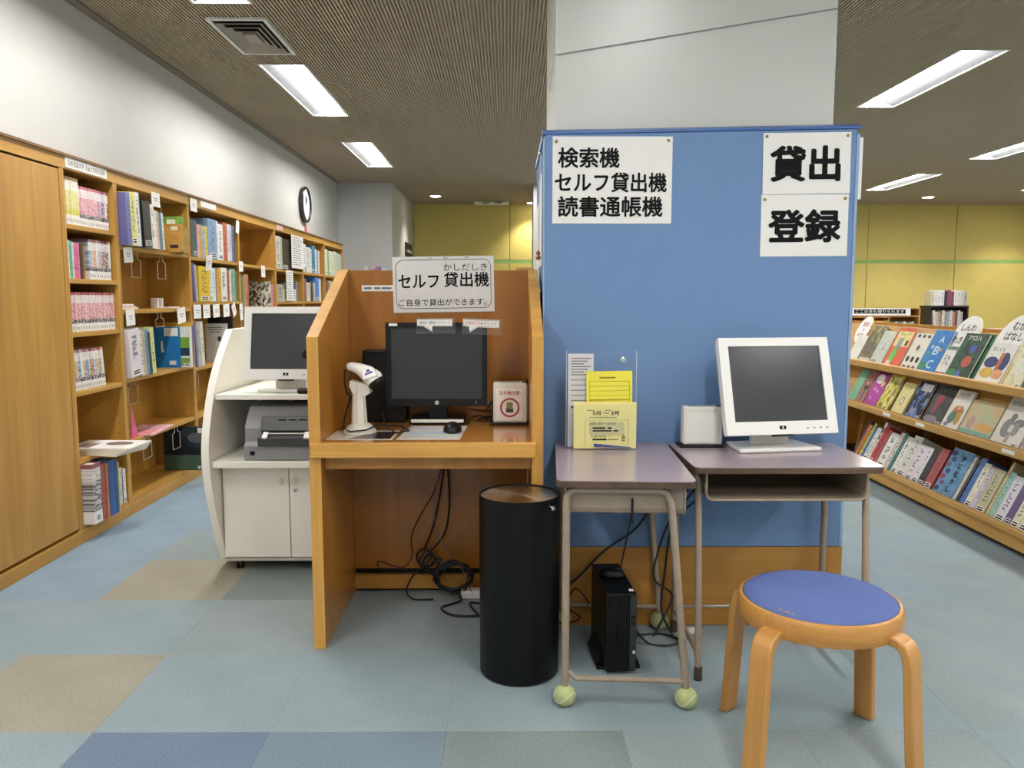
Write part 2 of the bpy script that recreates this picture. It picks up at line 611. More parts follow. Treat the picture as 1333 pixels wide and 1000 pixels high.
# ceiling lights
M_lamp = mat('tube_glow', '#fffcf8', 0.4, emit=LAMP)
M_refl = mat('fixture_white', '#e6e7e8', 0.35, var=0.01)
M_satin = mat('fixture_satin', '#6f7173', 0.35, var=0.01)
ORD = ['first', 'second', 'third', 'fourth', 'fifth', 'sixth', 'seventh', 'eighth', 'ninth', 'tenth', 'eleventh', 'twelfth', 'thirteenth', 'fourteenth',
       'fifteenth', 'sixteenth', 'seventeenth', 'eighteenth', 'nineteenth', 'twentieth', 'twenty-first', 'twenty-second', 'twenty-third', 'twenty-fourth', 'twenty-fifth', 'twenty-sixth']
def fixture(x, y, label):
    t = thing('ceiling_light', label, 'light', (x, y, CEIL), 'recessed fluorescent ceiling lights')
    a, b = FW / 2, FL / 2
    mb = MB()
    mb.box(x - a, x - a + 0.016, y - b, y + b, CEIL - 0.004, CEIL - 0.0005)
    mb.box(x + a - 0.016, x + a, y - b, y + b, CEIL - 0.004, CEIL - 0.0005)
    mb.box(x - a + 0.016, x + a - 0.016, y - b, y - b + 0.014, CEIL - 0.004, CEIL - 0.0005)
    mb.box(x - a + 0.016, x + a - 0.016, y + b - 0.014, y + b, CEIL - 0.004, CEIL - 0.0005)
    mb.build('frame', M_refl, t)
    a -= 0.011
    b -= 0.009
    mb = MB()
    mb.box(x - a, x + a, y - b, y - b + 0.004, CEIL, CEIL + 0.07)
    mb.box(x - a, x + a, y + b - 0.004, y + b, CEIL, CEIL + 0.07)
    mb.box(x - a, x + a, y - b, y + b, CEIL + 0.07, CEIL + 0.075)
    mb.build('housing', M_satin, t)
    for s in (-1, 1):
        MB().prism([(x + s * a, CEIL), (x + s * 0.06, CEIL + 0.055), (x + s * 0.06, CEIL + 0.059), (x + s * a, CEIL + 0.004)], 'y', y - b + 0.004, y + b - 0.004).build('reflector', M_satin, t)
    MB().prism([(x - 0.058, CEIL + 0.058), (x - 0.052, CEIL + 0.038), (x - 0.028, CEIL + 0.026), (x + 0.028, CEIL + 0.026), (x + 0.052, CEIL + 0.038), (x + 0.058, CEIL + 0.058)], 'y', y - b + 0.02, y + b - 0.02).build('lamp_tube', M_lamp, t, smooth=True)
names = {(-1.575, 9.4): 'far short-looking ceiling light over the left bookcase aisle',
         (-1.575, 6.595): 'large ceiling light between the air vent and the farther light, left side',
         (-1.575, 3.84): 'ceiling light cut off by the top edge, before the air vent',
         (3.15, 6.24): 'large slanting ceiling light right of the white column',
         (5.58, 11.52): 'smallest ceiling light at right, nearest the yellow wall',
         (5.58, 8.78): 'ceiling light at the right edge of the picture'}
for x, y in FIX:
    fixture(x, y, names.get((x, y), 'ceiling light hidden behind the column or above the view'))

# square air diffuser
t = thing('air_diffuser', 'square metal air vent with nested louvres in the ribbed ceiling', 'vent', (-1.58, 5.2, CEIL))
M_vent = mat('vent_metal', '#a39c8f', 0.45)
cx, cy = -1.58, 5.2
def ring(mb, a, b, w, z0, z1):
    mb.box(cx - a, cx + a, cy - b, cy - b + w, z0, z1)
    mb.box(cx - a, cx + a, cy + b - w, cy + b, z0, z1)
    mb.box(cx - a, cx - a + w, cy - b + w, cy + b - w, z0, z1)
    mb.box(cx + a - w, cx + a, cy - b + w, cy + b - w, z0, z1)
mb = MB(); ring(mb, 0.175, 0.34, 0.022, CEIL - 0.014, CEIL); mb.build('frame', M_refl, t)
MB().box(cx - 0.155, cx + 0.155, cy - 0.32, cy + 0.32, CEIL - 0.004, CEIL).build('duct', mat('vent_dark', '#26221e', 0.9), t)
for q in range(3):
    a, b = 0.135 - 0.034 * q, 0.285 - 0.07 * q
    vs_ = []
    for (dx, dy, dz) in ((a, b, -0.022), (a - 0.024, b - 0.05, -0.005), (a - 0.021, b - 0.045, -0.004), (a + 0.003, b + 0.006, -0.02)):
        vs_ += [(cx + sx * dx, cy + sy * dy, CEIL + dz) for sx, sy in ((-1, -1), (1, -1), (1, 1), (-1, 1))]
    fs = [(4 * i + j, 4 * i + (j + 1) % 4, 4 * ((i + 1) % 4) + (j + 1) % 4, 4 * ((i + 1) % 4) + j) for i in range(4) for j in range(4)]
    MB().add(vs_, fs).build('louvre', M_vent, t)
MB().box(cx - 0.04, cx + 0.04, cy - 0.085, cy + 0.085, CEIL - 0.02, CEIL - 0.006).build('core', M_vent, t)

# recessed downlights with their own lamps
def downlight(x, y, label, power, aim=None):
    t = thing('downlight', label, 'light', (x, y, CEIL), 'small recessed downlights')
    MB().lathe([(0.095, -0.01), (0.1, -0.004), (0.1, 0.0)], (x, y, CEIL - 0.002), 24).build('ring', M_refl, t, smooth=True)
    MB().lathe([(0.07, -0.016), (0.08, -0.012), (0.08, -0.008)], (x, y, CEIL - 0.002), 24).build('bulb', mat('downlight_glow', '#fff6e0', 0.4, emit=14), t)
    ld = bpy.data.lights.new('downlight_lamp', 'SPOT')
    ld.energy = power
    ld.spot_size = R(110)
    ld.spot_blend = 0.7
    ld.color = (1.0, 0.93, 0.8)
    ld.shadow_soft_size = 0.06
    lo = bpy.data.objects.new('downlight_lamp', ld)
    lo.location = (0, 0, -0.03)
    lo.parent = t
    col.objects.link(lo)
downlight(-1.14, 13.0, 'round downlight beside the grey wall return at left', 55)
downlight(0.43, 13.9, 'round downlight half hidden by the blue partition', 60)
downlight(6.8, 13.1, 'round downlight before the yellow wall at right', 60)
downlight(4.0, 13.4, 'round downlight hidden behind the column', 50)
downlight(8.7, 13.4, 'round downlight outside the right edge', 60)
# ceiling cassette far away
t = thing('ceiling_speaker', 'small white rectangular unit on the far ceiling', 'ceiling unit', (-0.26, 13.9, CEIL))
MB().box(-0.56, 0.04, 13.75, 14.05, CEIL - 0.03, CEIL).build('housing', M_refl, t, bevel=0.01)
for dx in (-0.42, -0.2):
    MB().box(dx, dx + 0.12, 13.72, 13.76, CEIL - 0.04, CEIL - 0.012).build('slot', M_vent, t)

# column, plus a far pillar seen past its left side
cl = struct(MB().box(0.175, 1.175, 2.95, 3.62, 0, CEIL).build('column', M_column, bevel=0.004))
struct(MB().box(0.38, 1.3, 11.7, 12.3, 0, CEIL).build('far_pillar', M_wall_grey))
tag(MB().tube([(0.17, 3.3, 2.05), (0.169, 2.944, 2.083), (1.181, 2.944, 2.246), (1.4, 3.6, 2.44), (1.75, 4.7, 2.84)], 0.0018, 5).build('nylon_line', mat('nylon', '#8f8f8c', 0.3)),
    'thin nylon line stretched around the white column up to the ceiling', 'line')

# dark louvred opening far behind at left
t = thing('louvred_screen', 'dark slatted screen on the far grey wall above the booth', 'louvre', (-1.635, 13.4, 1.4))
MB().box(-1.638, -1.62, 13.0, 13.85, 1.2, 2.12).build('frame', M_black, t)
for q in range(7):
    MB().box(-1.622, -1.6, 13.04, 13.81, 1.3 + q * 0.11, 1.345 + q * 0.11).build('slat', mat('slat_grey', '#8d8f8a', 0.5), t)

# ------------------------------------------------------------------ left bookcase, one unit per bay
XF, XB = -2.13, -2.42
def bay(y0, y1, shelves, label, door=False):
    t = thing('bookcase', label, 'bookcase', (XF, (y0 + y1) / 2, 0), 'built-in wooden bookcase units along the left wall')
    e = 0.0006
    y0 += e; y1 -= e
    MB().box(XB + 0.002, XF + 0.004, y0, y1, 0.001, 0.065).build('plinth', M_wood_shelf, t, bevel=0.002)
    MB().box(XB + 0.002, XF + 0.002, y0, y1, 1.845, 1.905).build('fascia', M_wood_shelf, t)
    MB().box(XB + 0.002, XF + 0.012, y0, y1, 1.905, 1.917).build('top_board', M_wood_dark, t)
    for ya in (y0, y1 - 0.02):
        MB().box(XB + 0.002, XF, ya, ya + 0.02, 0.065, 1.845).build('side', M_wood_case, t)
    MB().box(XB + 0.002, XB + 0.012, y0 + 0.02, y1 - 0.02, 0.065, 1.845).build('back', M_wood_back, t)
    if door:
        d = MB().box(XF - 0.02, XF - 0.001, y0 + 0.022, y1 - 0.022, 0.08, 1.835).build('door', M_wood_case, t, bevel=0.002)
        return t
    for z in shelves:
        MB().box(XB + 0.012, XF - 0.003, y0 + 0.02, y1 - 0.02, z - 0.024, z).build('shelf', M_wood_shelf, t, bevel=0.002)
    if y0 < 5:
        mb = MB()
        for yy, s in ((y1 - 0.0203, -1),):
            for xx in (XF - 0.035, XB + 0.05):
                for k in range(28):
                    z = 0.2 + k * 0.055
                    mb.lathe([(0.003, 0), (0.003, 0.0006)], (0, 0, 0), 6, M=Matrix.Translation((xx, yy, z)) @ Matrix.Rotation(PI / 2, 4, 'X'))
        o = mb.build('peg_holes', mat('peg_hole', '#4a2d18', 0.8), t)
        o['kind'] = 'stuff'
    return t
ZA = [0.065 + 0.024, 0.42, 0.76, 1.055, 1.32, 1.585]
ZB = [0.089, 0.42, 0.775, 1.16, 1.515]
ZC = [0.089, 0.42, 0.75, 1.2, 1.505]
ZD = [0.089, 0.42, 0.75, 1.145, 1.5]
ZE = [0.089, 0.42, 0.8, 1.19, 1.495]
bay(2.9, 3.915, [], 'wooden cupboard with a tall plain door at the left edge', True)
bay(3.915, 4.44, ZA, 'narrow wooden bookcase bay with comics beside the cupboard door')
bay(4.44, 5.44, ZB, 'wide bookcase bay right of the narrow comic bay')
bay(5.44, 6.44, ZC, 'bookcase bay whose lower part hides behind the white cabinet')
bay(6.44, 7.44, ZD, 'mostly empty bookcase bay right above the white cabinet monitor')
bay(7.44, 8.44, ZE, 'bookcase bay with white notice sheets, under the clock')
bay(8.44, 9.44, ZE, 'bookcase bay beyond the notice sheets, second from the far end')
bay(9.44, 10.5, ZE, 'farthest bookcase bay next to the grey wall return')
# shelf sign strips on the fascia
def fascia_sign(y0, y1, z0, z1, txt, label, m=M_white):
    M = TRS((XF + 0.0045, (y0 + y1) / 2, (z0 + z1) / 2), rx=PI / 2, rz=PI / 2)
    a, b = (y1 - y0) / 2, (z1 - z0) / 2
    o = MB().box(-a, a, -b, b, -0.002, 0.0015).build('shelf_sign', m)
    o.matrix_basis = M
    tag(o, label, 'sign', 'sign strips on the bookcase top rail')
    if txt:
        letters(txt, M_ink, o, -a * 0.9, a * 0.9, -b * 0.55, b * 0.55, 0.0022, 0.0)
fascia_sign(3.95, 4.35, 1.853, 1.903, '日本児童文学 児童文学研究資料', 'long white sign strip with black lettering above the comics')
fascia_sign(5.66, 5.95, 1.857, 1.9, '', 'blank white strip on the bookcase rail, middle of the row')
fascia_sign(7.5, 7.7, 1.855, 1.9, '', 'small pinkish label on the bookcase rail left of the clock', mat('pink_label', '#e3b9b2', 0.6))

# ------------------------------------------------------------------ books
def book_mesh():
    mb = MB()
    mb.box(-1, 0, 0, 0.08, 0, 1, 0)
    mb.box(-1, 0, 0.92, 1, 0, 1, 0)
    mb.box(-0.04, 0, 0.08, 0.92, 0, 1, 0)
    mb.box(-0.97, -0.04, 0.08, 0.92, 0.012, 0.985, 1)
    return mb
BM = {}
for kd in ('plain', 'manga', 'manga_yellow'):
    o = book_mesh().build('book', [book_mat(kd), M_pages])
    BM[kd] = o.data
    bpy.data.objects.remove(o)
_o = MB().box(0.0, 0.004, 0.14, 0.86, 0.04, 0.15).build('spine_label', M_white); LAB = _o.data; bpy.data.objects.remove(_o)
_o = MB().box(0.004, 0.006, 0.2, 0.8, 0.055, 0.085).box(0.004, 0.006, 0.2, 0.8, 0.105, 0.13).build('label_print', M_ink); LABP = _o.data; bpy.data.objects.remove(_o)

def row(origin, rotz, specs, where, group, kind='plain', tilt=0, noun='book', gap=0.001, start=0):
    """books side by side; spec = (thickness, height, depth, colour, colour word, lean degrees, label on the spine)"""
    y = 0.0
    for i, sp in enumerate(specs):
        th, h, d, c, cw = sp[:5]
        a = R(sp[5]) if len(sp) > 5 else 0
        lab = sp[6] if len(sp) > 6 else False
        o = bpy.data.objects.new('book', BM[kind])
        inset = random.uniform(0, 0.006)
        up = 0.0
        pivot = y if a >= 0 else y + th * math.cos(a)
        if a >= 0:
            L = Matrix.Translation((-inset, y, 0)) @ Matrix.Rotation(a, 4, 'X')
        else:
            L = Matrix.Translation((-inset, y - math.sin(a) * 0, -th * math.sin(a))) @ Matrix.Rotation(a, 4, 'X')
        o.matrix_basis = Matrix.Translation(origin) @ Matrix.Rotation(rotz, 4, 'Z') @ Matrix.Rotation(-tilt, 4, 'Y') @ L @ Matrix.Diagonal((d, th, h, 1))
        o.color = hx(c)
        col.objects.link(o)
        tag(o, '%s %s, %s from the left %s' % (cw, noun, ORD[i + start], where), 'book', group)
        if lab:
            l = bpy.data.objects.new('spine_label', LAB); l.parent = o; col.objects.link(l)
            l2 = bpy.data.objects.new('label_print', LABP); l2.parent = l; col.objects.link(l2)
        y += (th / math.cos(a) if a else th) + gap
    return y

G = 'books on the left bookcase'
# narrow bay
row((-2.15, 3.938, 1.586), 0, [(0.0145, 0.232 - 0.001 * (i % 3), 0.13, '#d8cf52' if i % 2 else '#e0d670', 'yellow') for i in range(11)], 'on the top comic shelf', G, 'manga_yellow', noun='comic volume')
row((-2.15, 4.106, 1.586), 0, [(0.0178, 0.2, 0.12, c, w) for c, w in [('#d98a9a', 'pink')] * 10 + [('#57307a', 'purple'), ('#d99aa8', 'pink'), ('#5a5f9a', 'blue-violet'), ('#c26a72', 'rose'), ('#e5e0da', 'white'), ('#2a2a30', 'black')]],
    'among the pink comics on the top shelf', G, 'manga', noun='comic volume')
row((-2.15, 3.94, 1.321), 0, [(0.024, 0.19, 0.13, '#e6e4de', 'white', 0, 0), (0.024, 0.188, 0.13, '#dfe2de', 'white'), (0.028, 0.185, 0.13, '#6db39e', 'mint green'), (0.014, 0.18, 0.13, '#d8dcd0', 'pale'),
     (0.024, 0.178, 0.13, '#dd6f9e', 'bright pink'), (0.024, 0.178, 0.13, '#dd78a4', 'bright pink'), (0.028, 0.176, 0.13, '#3a2c22', 'dark brown'), (0.022, 0.17, 0.13, '#a7743a', 'ochre')],
    'on the second comic shelf', G, noun='comic volume')
row((-2.15, 4.172, 1.321), 0, [(0.024, 0.205, 0.13, c, w) for c, w in [('#7f97bf', 'blue-grey'), ('#d9b98f', 'cream'), ('#c98a80', 'rose'), ('#d9d4c4', 'white'), ('#a3a0c8', 'lilac'), ('#b56a5c', 'red-brown'), ('#8a4a48', 'maroon'), ('#26262a', 'black'), ('#e2dfd8', 'white')]],
    'in the right half, second comic shelf', G, 'manga', noun='comic volume')
row((-2.15, 3.938, 1.056), 0, [(0.0228, 0.198, 0.12, ['#d77f8a', '#d98c98', '#cf7480', '#dd98a0'][i % 4], 'pink and white') for i in range(20)], 'on the third comic shelf', G, 'manga', noun='comic volume')
row((-2.15, 3.966, 0.761), 0, [(0.025, 0.205, 0.12, c, w, 6) for c, w in [('#5c4f9a', 'violet'), ('#c7a03c', 'gold'), ('#4778b0', 'blue'), ('#d9d6cc', 'white'), ('#b58a3a', 'ochre'), ('#4f86b4', 'blue'), ('#c9b06a', 'straw'), ('#a74f44', 'red'), ('#7c9cc0', 'pale blue'), ('#d0a850', 'gold'), ('#98654a', 'brown'), ('#d8d2c4', 'cream')]],
    'on the fourth comic shelf', G, 'manga', noun='small volume')
row((-2.07, 3.94, 0.0895), 0, [(0.08, 0.305, 0.19, '#6f6c70', 'grey patterned', 0)], 'before the red books, bottom shelf', G, 'manga', noun='large book')
row((-2.07, 4.022, 0.0895), 0, [(0.025, 0.29, 0.19, '#b4573a', 'rust red'), (0.022, 0.29, 0.19, '#a8392f', 'red'), (0.02, 0.285, 0.19, '#c98f4a', 'orange'),
     (0.035, 0.29, 0.2, '#2c5a9e', 'blue'), (0.03, 0.29, 0.2, '#2f62a8', 'blue'), (0.028, 0.285, 0.2, '#2b568f', 'dark blue'), (0.012, 0.27, 0.19, '#d8c04a', 'yellow')],
    'on the bottom comic shelf', G, noun='large book')
row((-2.13, 4.245, 0.0895), 0, [(0.05, 0.215, 0.15, '#8e5563', 'maroon', 0, 1), (0.03, 0.21, 0.15, '#dad6d2', 'white'), (0.028, 0.205, 0.15, '#cfcac6', 'pale'), (0.012, 0.2, 0.15, '#3a3438', 'dark'), (0.03, 0.19, 0.15, '#dedcd6', 'white', 0, 1)],
    'at the right end, bottom comic shelf', G, noun='thick book')

# wide bay B
row((-2.085, 4.478, 1.516), 0, [(0.05, 0.285, 0.22, '#6d6fa8', 'violet and pink', 3), (0.06, 0.295, 0.22, '#d9d27a', 'pale yellow', 3, 1), (0.05, 0.3, 0.22, '#dedcd2', 'cream white', 3), (0.012, 0.3, 0.22, '#4b6f86', 'blue-grey', 3)],
    'on the wide bay top shelf', G, noun='tall book')
row((-2.085, 4.678, 1.516), 0, [(0.1, 0.262, 0.22, '#1f1f22', 'black and white', 4, 1), (0.05, 0.255, 0.22, '#e3e1db', 'white', 4), (0.02, 0.225, 0.2, '#e8e6e0', 'white', 4), (0.022, 0.225, 0.2, '#d7b7a6', 'peach', 4), (0.025, 0.222, 0.2, '#b6a58f', 'tan', 4), (0.03, 0.22, 0.2, '#4b7d92', 'teal', 4), (0.025, 0.22, 0.2, '#dfe2e0', 'white', 4)],
    'right of the violet book, top shelf', G, noun='tall book')
row((-2.105, 4.489, 0.776), 0, [(0.13, 0.27, 0.2, '#dcd6dd', 'pale lilac', 5, 1), (0.03, 0.265, 0.2, '#d8d0c2', 'cream', 5), (0.028, 0.26, 0.2, '#b9a98f', 'tan', 5), (0.04, 0.262, 0.2, '#5d8aa2', 'teal blue', 5), (0.03, 0.25, 0.2, '#27313a', 'dark', 5), (0.05, 0.275, 0.2, '#c9cf8c', 'lime', 5)],
    'on the wide bay third shelf', G, noun='tall book')

def faceout(M, w, h, th, name, cols, label, group, scale=4, kind='noise', title=None, tcol=None, trect=(0.1, 0.9, 0.78, 0.92), blobs=(), bold=0.01, lab=False, cat='book', spine_right=False):
    """a book standing with its front cover towards the viewer; local X right, Y up, Z out of the cover"""
    t = frame_thing('picture_book', label, cat, M, group)
    MB().box(0, w, 0, h, -0.002, 0).box(0, w, 0, h, -th, -th + 0.002).box(w - 0.002 if spine_right else 0, w if spine_right else 0.002, 0, h, -th + 0.002, -0.002).build('cover', art_mat(name, cols, scale, kind), t, shift=False)
    MB().box(0.003, w - 0.003, 0.003, h - 0.003, -th + 0.002, -0.002).build('pages', M_pages, t, shift=False)
    for i, (sh, x, y, rw, rh, c) in enumerate(blobs):
        m = mat('print_' + c.strip('#'), c, 0.5, var=0.12, vscale=25, spec=0.25)
        z = 0.0004 + 0.0003 * i
        if sh == 'e':
            pts = [((x + rw * math.cos(2 * PI * k / 20)) * w, y * h + rh * h * math.sin(2 * PI * k / 20)) for k in range(20)]
        elif sh == 't':
            pts = [((x - rw) * w, (y - rh) * h), ((x + rw) * w, (y - rh) * h), (x * w, (y + rh) * h)]
        else:
            pts = [((x - rw) * w, (y - rh) * h), ((x + rw) * w, (y - rh) * h), ((x + rw) * w, (y + rh) * h), ((x - rw) * w, (y + rh) * h)]
        MB().prism(pts, 'z', 0.0, z).build('cover_print', m, t, shift=False)
    zt = 0.0008 + 0.0003 * len(blobs)
    if title:
        letters(title, mat('ink_' + (tcol or '#1b1b1d').strip('#'), tcol or '#1b1b1d', 0.5, var=0), t, trect[0] * w, trect[1] * w, trect[2] * h, trect[3] * h, zt, bold, name='title')
    if lab:
        MB().box(w * 0.74, w * 0.95, h * 0.03, h * 0.1, 0, zt).build('sticker', M_white, t, shift=False)
        bars(M_ink, t, [(w * 0.77, w * 0.92, h * 0.045, h * 0.062), (w * 0.77, w * 0.92, h * 0.072, h * 0.085)], zt + 0.0004, 'sticker_print')
    return t

def MX(x, y, z, tilt=0, yaw=0):
    """frame for a cover facing +X (towards the aisle): right = +Y, leaning back by tilt"""
    return TRS((x, y, z), rz=PI / 2 + yaw) @ Matrix.Rotation(PI / 2 - tilt, 4, 'X')
def MY(x, y, z):
    """frame for a cover facing the viewer (-Y): the spine points to the aisle on the right"""
    return TRS((x, y, z), rx=PI / 2)
# end-of-row stock in the wide bay: two wooden-brown covers seen edge-on to the aisle, yawed towards the viewer
GF = 'books shown cover-first on the left bookcase'
faceout(MY(-2.28, 5.15, 1.5155), 0.215, 0.175, 0.03, 'kraft', ['#b8853f', '#c8964c', '#a87234'], 'brown kraft-covered book at the right end of the wide bay top shelf', GF, 3, blobs=(('e', 0.3, 0.45, 0.16, 0.12, '#7a5026'), ('r', 0.8, 0.85, 0.1, 0.07, '#e6dcc0'), ('r', 0.78, 0.2, 0.12, 0.06, '#3a2b38')), spine_right=True)
faceout(MY(-2.31, 5.185, 1.5155), 0.235, 0.225, 0.04, 'leafgreen', ['#5e8f3a', '#7aa648', '#9dbb62'], 'green book standing behind the brown kraft book', GF, 4, blobs=(('r', 0.72, 0.8, 0.12, 0.12, '#e4e2cc'),), spine_right=True)
faceout(MY(-2.3, 5.235, 1.5155), 0.21, 0.165, 0.12, 'kraft2', ['#a97a42', '#bb8a4c'], 'small brown book right of the kraft-covered book', GF, 3, blobs=(('r', 0.6, 0.8, 0.3, 0.12, '#5a4a3a'), ('r', 0.5, 0.2, 0.25, 0.06, '#5e2e40')), spine_right=True)
faceout(MY(-2.305, 5.19, 0.7755), 0.18, 0.262, 0.02, 'blue', ['#1f6fb0', '#2478ba', '#1d68a8'], 'bright blue flat book with white sticker on the wide bay third shelf', GF, 3, blobs=(('r', 0.72, 0.88, 0.25, 0.1, '#e6e6e2'), ('r', 0.38, 0.55, 0.03, 0.1, '#e6e6e2'), ('r', 0.4, 0.42, 0.045, 0.04, '#e6e6e2'), ('r', 0.75, 0.12, 0.12, 0.05, '#dadada')), lab=False, spine_right=True)
faceout(MY(-2.25, 5.215, 0.7755), 0.19, 0.264, 0.02, 'greenwhite', ['#e4e6e0', '#d8dcd4'], 'white and green book just right of the blue flat book', GF, 3, blobs=(('r', 0.65, 0.6, 0.3, 0.14, '#79a83e'), ('r', 0.65, 0.38, 0.3, 0.1, '#22405c'), ('r', 0.65, 0.13, 0.3, 0.1, '#7fa24a')), lab=True, spine_right=True)
faceout(MY(-2.3, 5.24, 0.7755), 0.235, 0.29, 0.015, 'ochre', ['#c99a34', '#d6a83e'], 'ochre book standing behind the blue flat book', GF, 3, spine_right=True)
row((-2.07, 5.27, 0.776), 0, [(0.03, 0.27, 0.2, '#5a4f9c', 'purple', -3)], 'after the white and green book', G, noun='book')
faceout(MY(-2.27, 5.22, 0.0895), 0.3, 0.29, 0.02, 'nightsky', ['#12161c', '#1c2329', '#2c3a3e', '#0d1014'], 'large dark book on the bottom shelf of the wide bay', GF, 2.5, blobs=(('e', 0.75, 0.75, 0.22, 0.12, '#5c5f64'), ('r', 0.5, 0.18, 0.48, 0.17, '#45604c'), ('r', 0.87, 0.92, 0.11, 0.06, '#e6e6e2')), lab=True, spine_right=True)

# bay C
row((-2.13, 5.475, 1.506), 0, [(0.04, 0.25, 0.22, '#31544c', 'dark green'), (0.07, 0.245, 0.22, '#2c4f5e', 'dark teal', 0, 1), (0.03, 0.225, 0.22, '#e3a4b0', 'pink'), (0.04, 0.225, 0.22, '#d8aa90', 'peach'), (0.03, 0.225, 0.22, '#c9a24a', 'mustard'),
     (0.05, 0.22, 0.22, '#9db7c8', 'pale blue'), (0.05, 0.225, 0.22, '#d9c63c', 'yellow'), (0.17, 0.285, 0.22, '#7f9dc0', 'slate blue', 0, 1), (0.03, 0.28, 0.22, '#dfe4e6', 'white'), (0.11, 0.265, 0.22, '#e2e2dd', 'white', 0, 1), (0.08, 0.285, 0.22, '#bd5a48', 'red'), (0.04, 0.28, 0.22, '#d8d5ce', 'white'), (0.05, 0.28, 0.22, '#c9c2cf', 'lilac grey'), (0.06, 0.275, 0.22, '#476fae', 'blue')],
    'on the third bay top shelf', G, noun='book')
row((-2.13, 5.486, 1.2006), 0, [(0.04, 0.26, 0.22, '#4c4a86', 'indigo', 5), (0.03, 0.25, 0.22, '#b8b7c4', 'grey', 5)], 'on the third bay second shelf', G, noun='book')
row((-2.13, 5.585, 1.2006), 0, [(0.2, 0.245, 0.22, '#d4b320', 'yellow', 0, 1), (0.06, 0.245, 0.22, '#dcdcd4', 'white', 0, 1), (0.06, 0.24, 0.22, '#cfd9de', 'pale blue'), (0.02, 0.24, 0.22, '#9a8cc0', 'lilac'), (0.09, 0.24, 0.22, '#d2a032', 'orange yellow'), (0.13, 0.25, 0.22, '#e0e0dc', 'white', 0, 1), (0.05, 0.235, 0.22, '#a84f38', 'brick red'), (0.03, 0.235, 0.22, '#e2e1dc', 'white'), (0.1, 0.25, 0.22, '#7fa59c', 'sea green', 0, 1), (0.05, 0.235, 0.22, '#587d4a', 'green')],
    'right of the indigo book, second shelf', G, noun='book')
row((-2.13, 5.5, 0.751), 0, [(0.03, 0.3, 0.22, '#7484a8', 'blue-grey', 4), (0.06, 0.31, 0.22, '#b9b4a6', 'grey', 4), (0.05, 0.31, 0.22, '#dcd8cc', 'cream', 4)], 'on the third bay middle shelf', G, noun='book')
faceout(MY(-2.25, 5.98, 0.7505), 0.16, 0.285, 0.02, 'greydog', ['#b9b9b4', '#c8c8c2'], 'grey picture book standing behind the white cabinet top', GF, 3, blobs=(('e', 0.65, 0.6, 0.1, 0.07, '#3a3a3c'), ('r', 0.45, 0.9, 0.35, 0.01, '#55555a'), ('r', 0.45, 0.84, 0.35, 0.01, '#55555a'), ('r', 0.45, 0.78, 0.25, 0.01, '#55555a')), lab=True, spine_right=True)
faceout(MY(-2.27, 6.1, 0.7505), 0.18, 0.33, 0.03, 'blackbook', ['#161617', '#1e1e20'], 'black book right of the grey picture book', GF, 3, blobs=(('r', 0.5, 0.75, 0.3, 0.03, '#a8a8a4'),), spine_right=True)
# bay D
faceout(MY(-2.3, 7.19, 1.1455), 0.18, 0.225, 0.04, 'mosaic', ['#e2dfd2', '#6f7468', '#cfd0bf', '#3d4640', '#a8a894'], 'black and cream mosaic-patterned picture book on an empty shelf', GF, 11, 'vor', spine_right=True)
row((-2.14, 7.3, 1.1456), 0, [(0.09, 0.2, 0.15, '#d98a9e', 'pink')], 'beside the mosaic-patterned book', G, noun='book')
row((-2.13, 6.47, 1.1456), 0, [(0.04, 0.25, 0.22, '#3f6a3c', 'green'), (0.03, 0.25, 0.22, '#7f9a6a', 'pale green'), (0.05, 0.27, 0.22, '#b98a7a', 'dusty rose'), (0.06, 0.27, 0.22, '#b26a4a', 'terracotta')], 'on the fourth bay second shelf', G, noun='book')
# bay E, F, G
row((-2.13, 7.475, 1.4956), 0, [(0.16, 0.3, 0.22, '#cfc8c0', 'cream patterned', 2, 1), (0.05, 0.3, 0.22, '#b9b9b4', 'grey'), (0.2, 0.29, 0.22, '#1a1a1c', 'black', 0, 1), (0.05, 0.3, 0.22, '#2c3550', 'navy')], 'on the notice bay top shelf', G, noun='book')
row((-2.13, 8.475, 1.4956), 0, [(0.06, 0.26, 0.22, '#d6d6ce', 'white'), (0.06, 0.26, 0.22, '#b9c0b0', 'grey green'), (0.18, 0.27, 0.22, '#dcdcd6', 'white'), (0.06, 0.26, 0.22, '#d2d6cf', 'pale'), (0.14, 0.3, 0.22, '#2f7fa8', 'teal blue', 0, 1), (0.08, 0.27, 0.22, '#e0e0da', 'white'), (0.06, 0.26, 0.22, '#4c70a4', 'blue'), (0.08, 0.26, 0.22, '#d8d4c8', 'cream')], 'after the notice bay, top shelf', G, noun='book')
row((-2.13, 9.475, 1.4956), 0, [(0.12, 0.3, 0.22, '#d9dcd2', 'white', 0, 1), (0.1, 0.29, 0.22, '#7fa23e', 'lime green'), (0.12, 0.29, 0.22, '#d8d5c6', 'cream', 0, 1), (0.12, 0.28, 0.22, '#cfd4c8', 'pale grey'), (0.14, 0.3, 0.22, '#d3cfae', 'straw'), (0.16, 0.29, 0.22, '#b8c9b8', 'pale green'), (0.14, 0.28, 0.22, '#c4cdc6', 'grey green')], 'on the farthest bay top shelf', G, noun='book')
row((-2.13, 7.48, 1.1906), 0, [(0.2, 0.16, 0.22, '#a9a59c', 'grey'), (0.14, 0.12, 0.2, '#cdc89a', 'pale yellow'), (0.2, 0.18, 0.2, '#a29c90', 'taupe'), (0.12, 0.12, 0.2, '#d9d3cf', 'white'), (0.1, 0.2, 0.2, '#68717c', 'slate')], 'behind the paper strip', G, noun='box file')
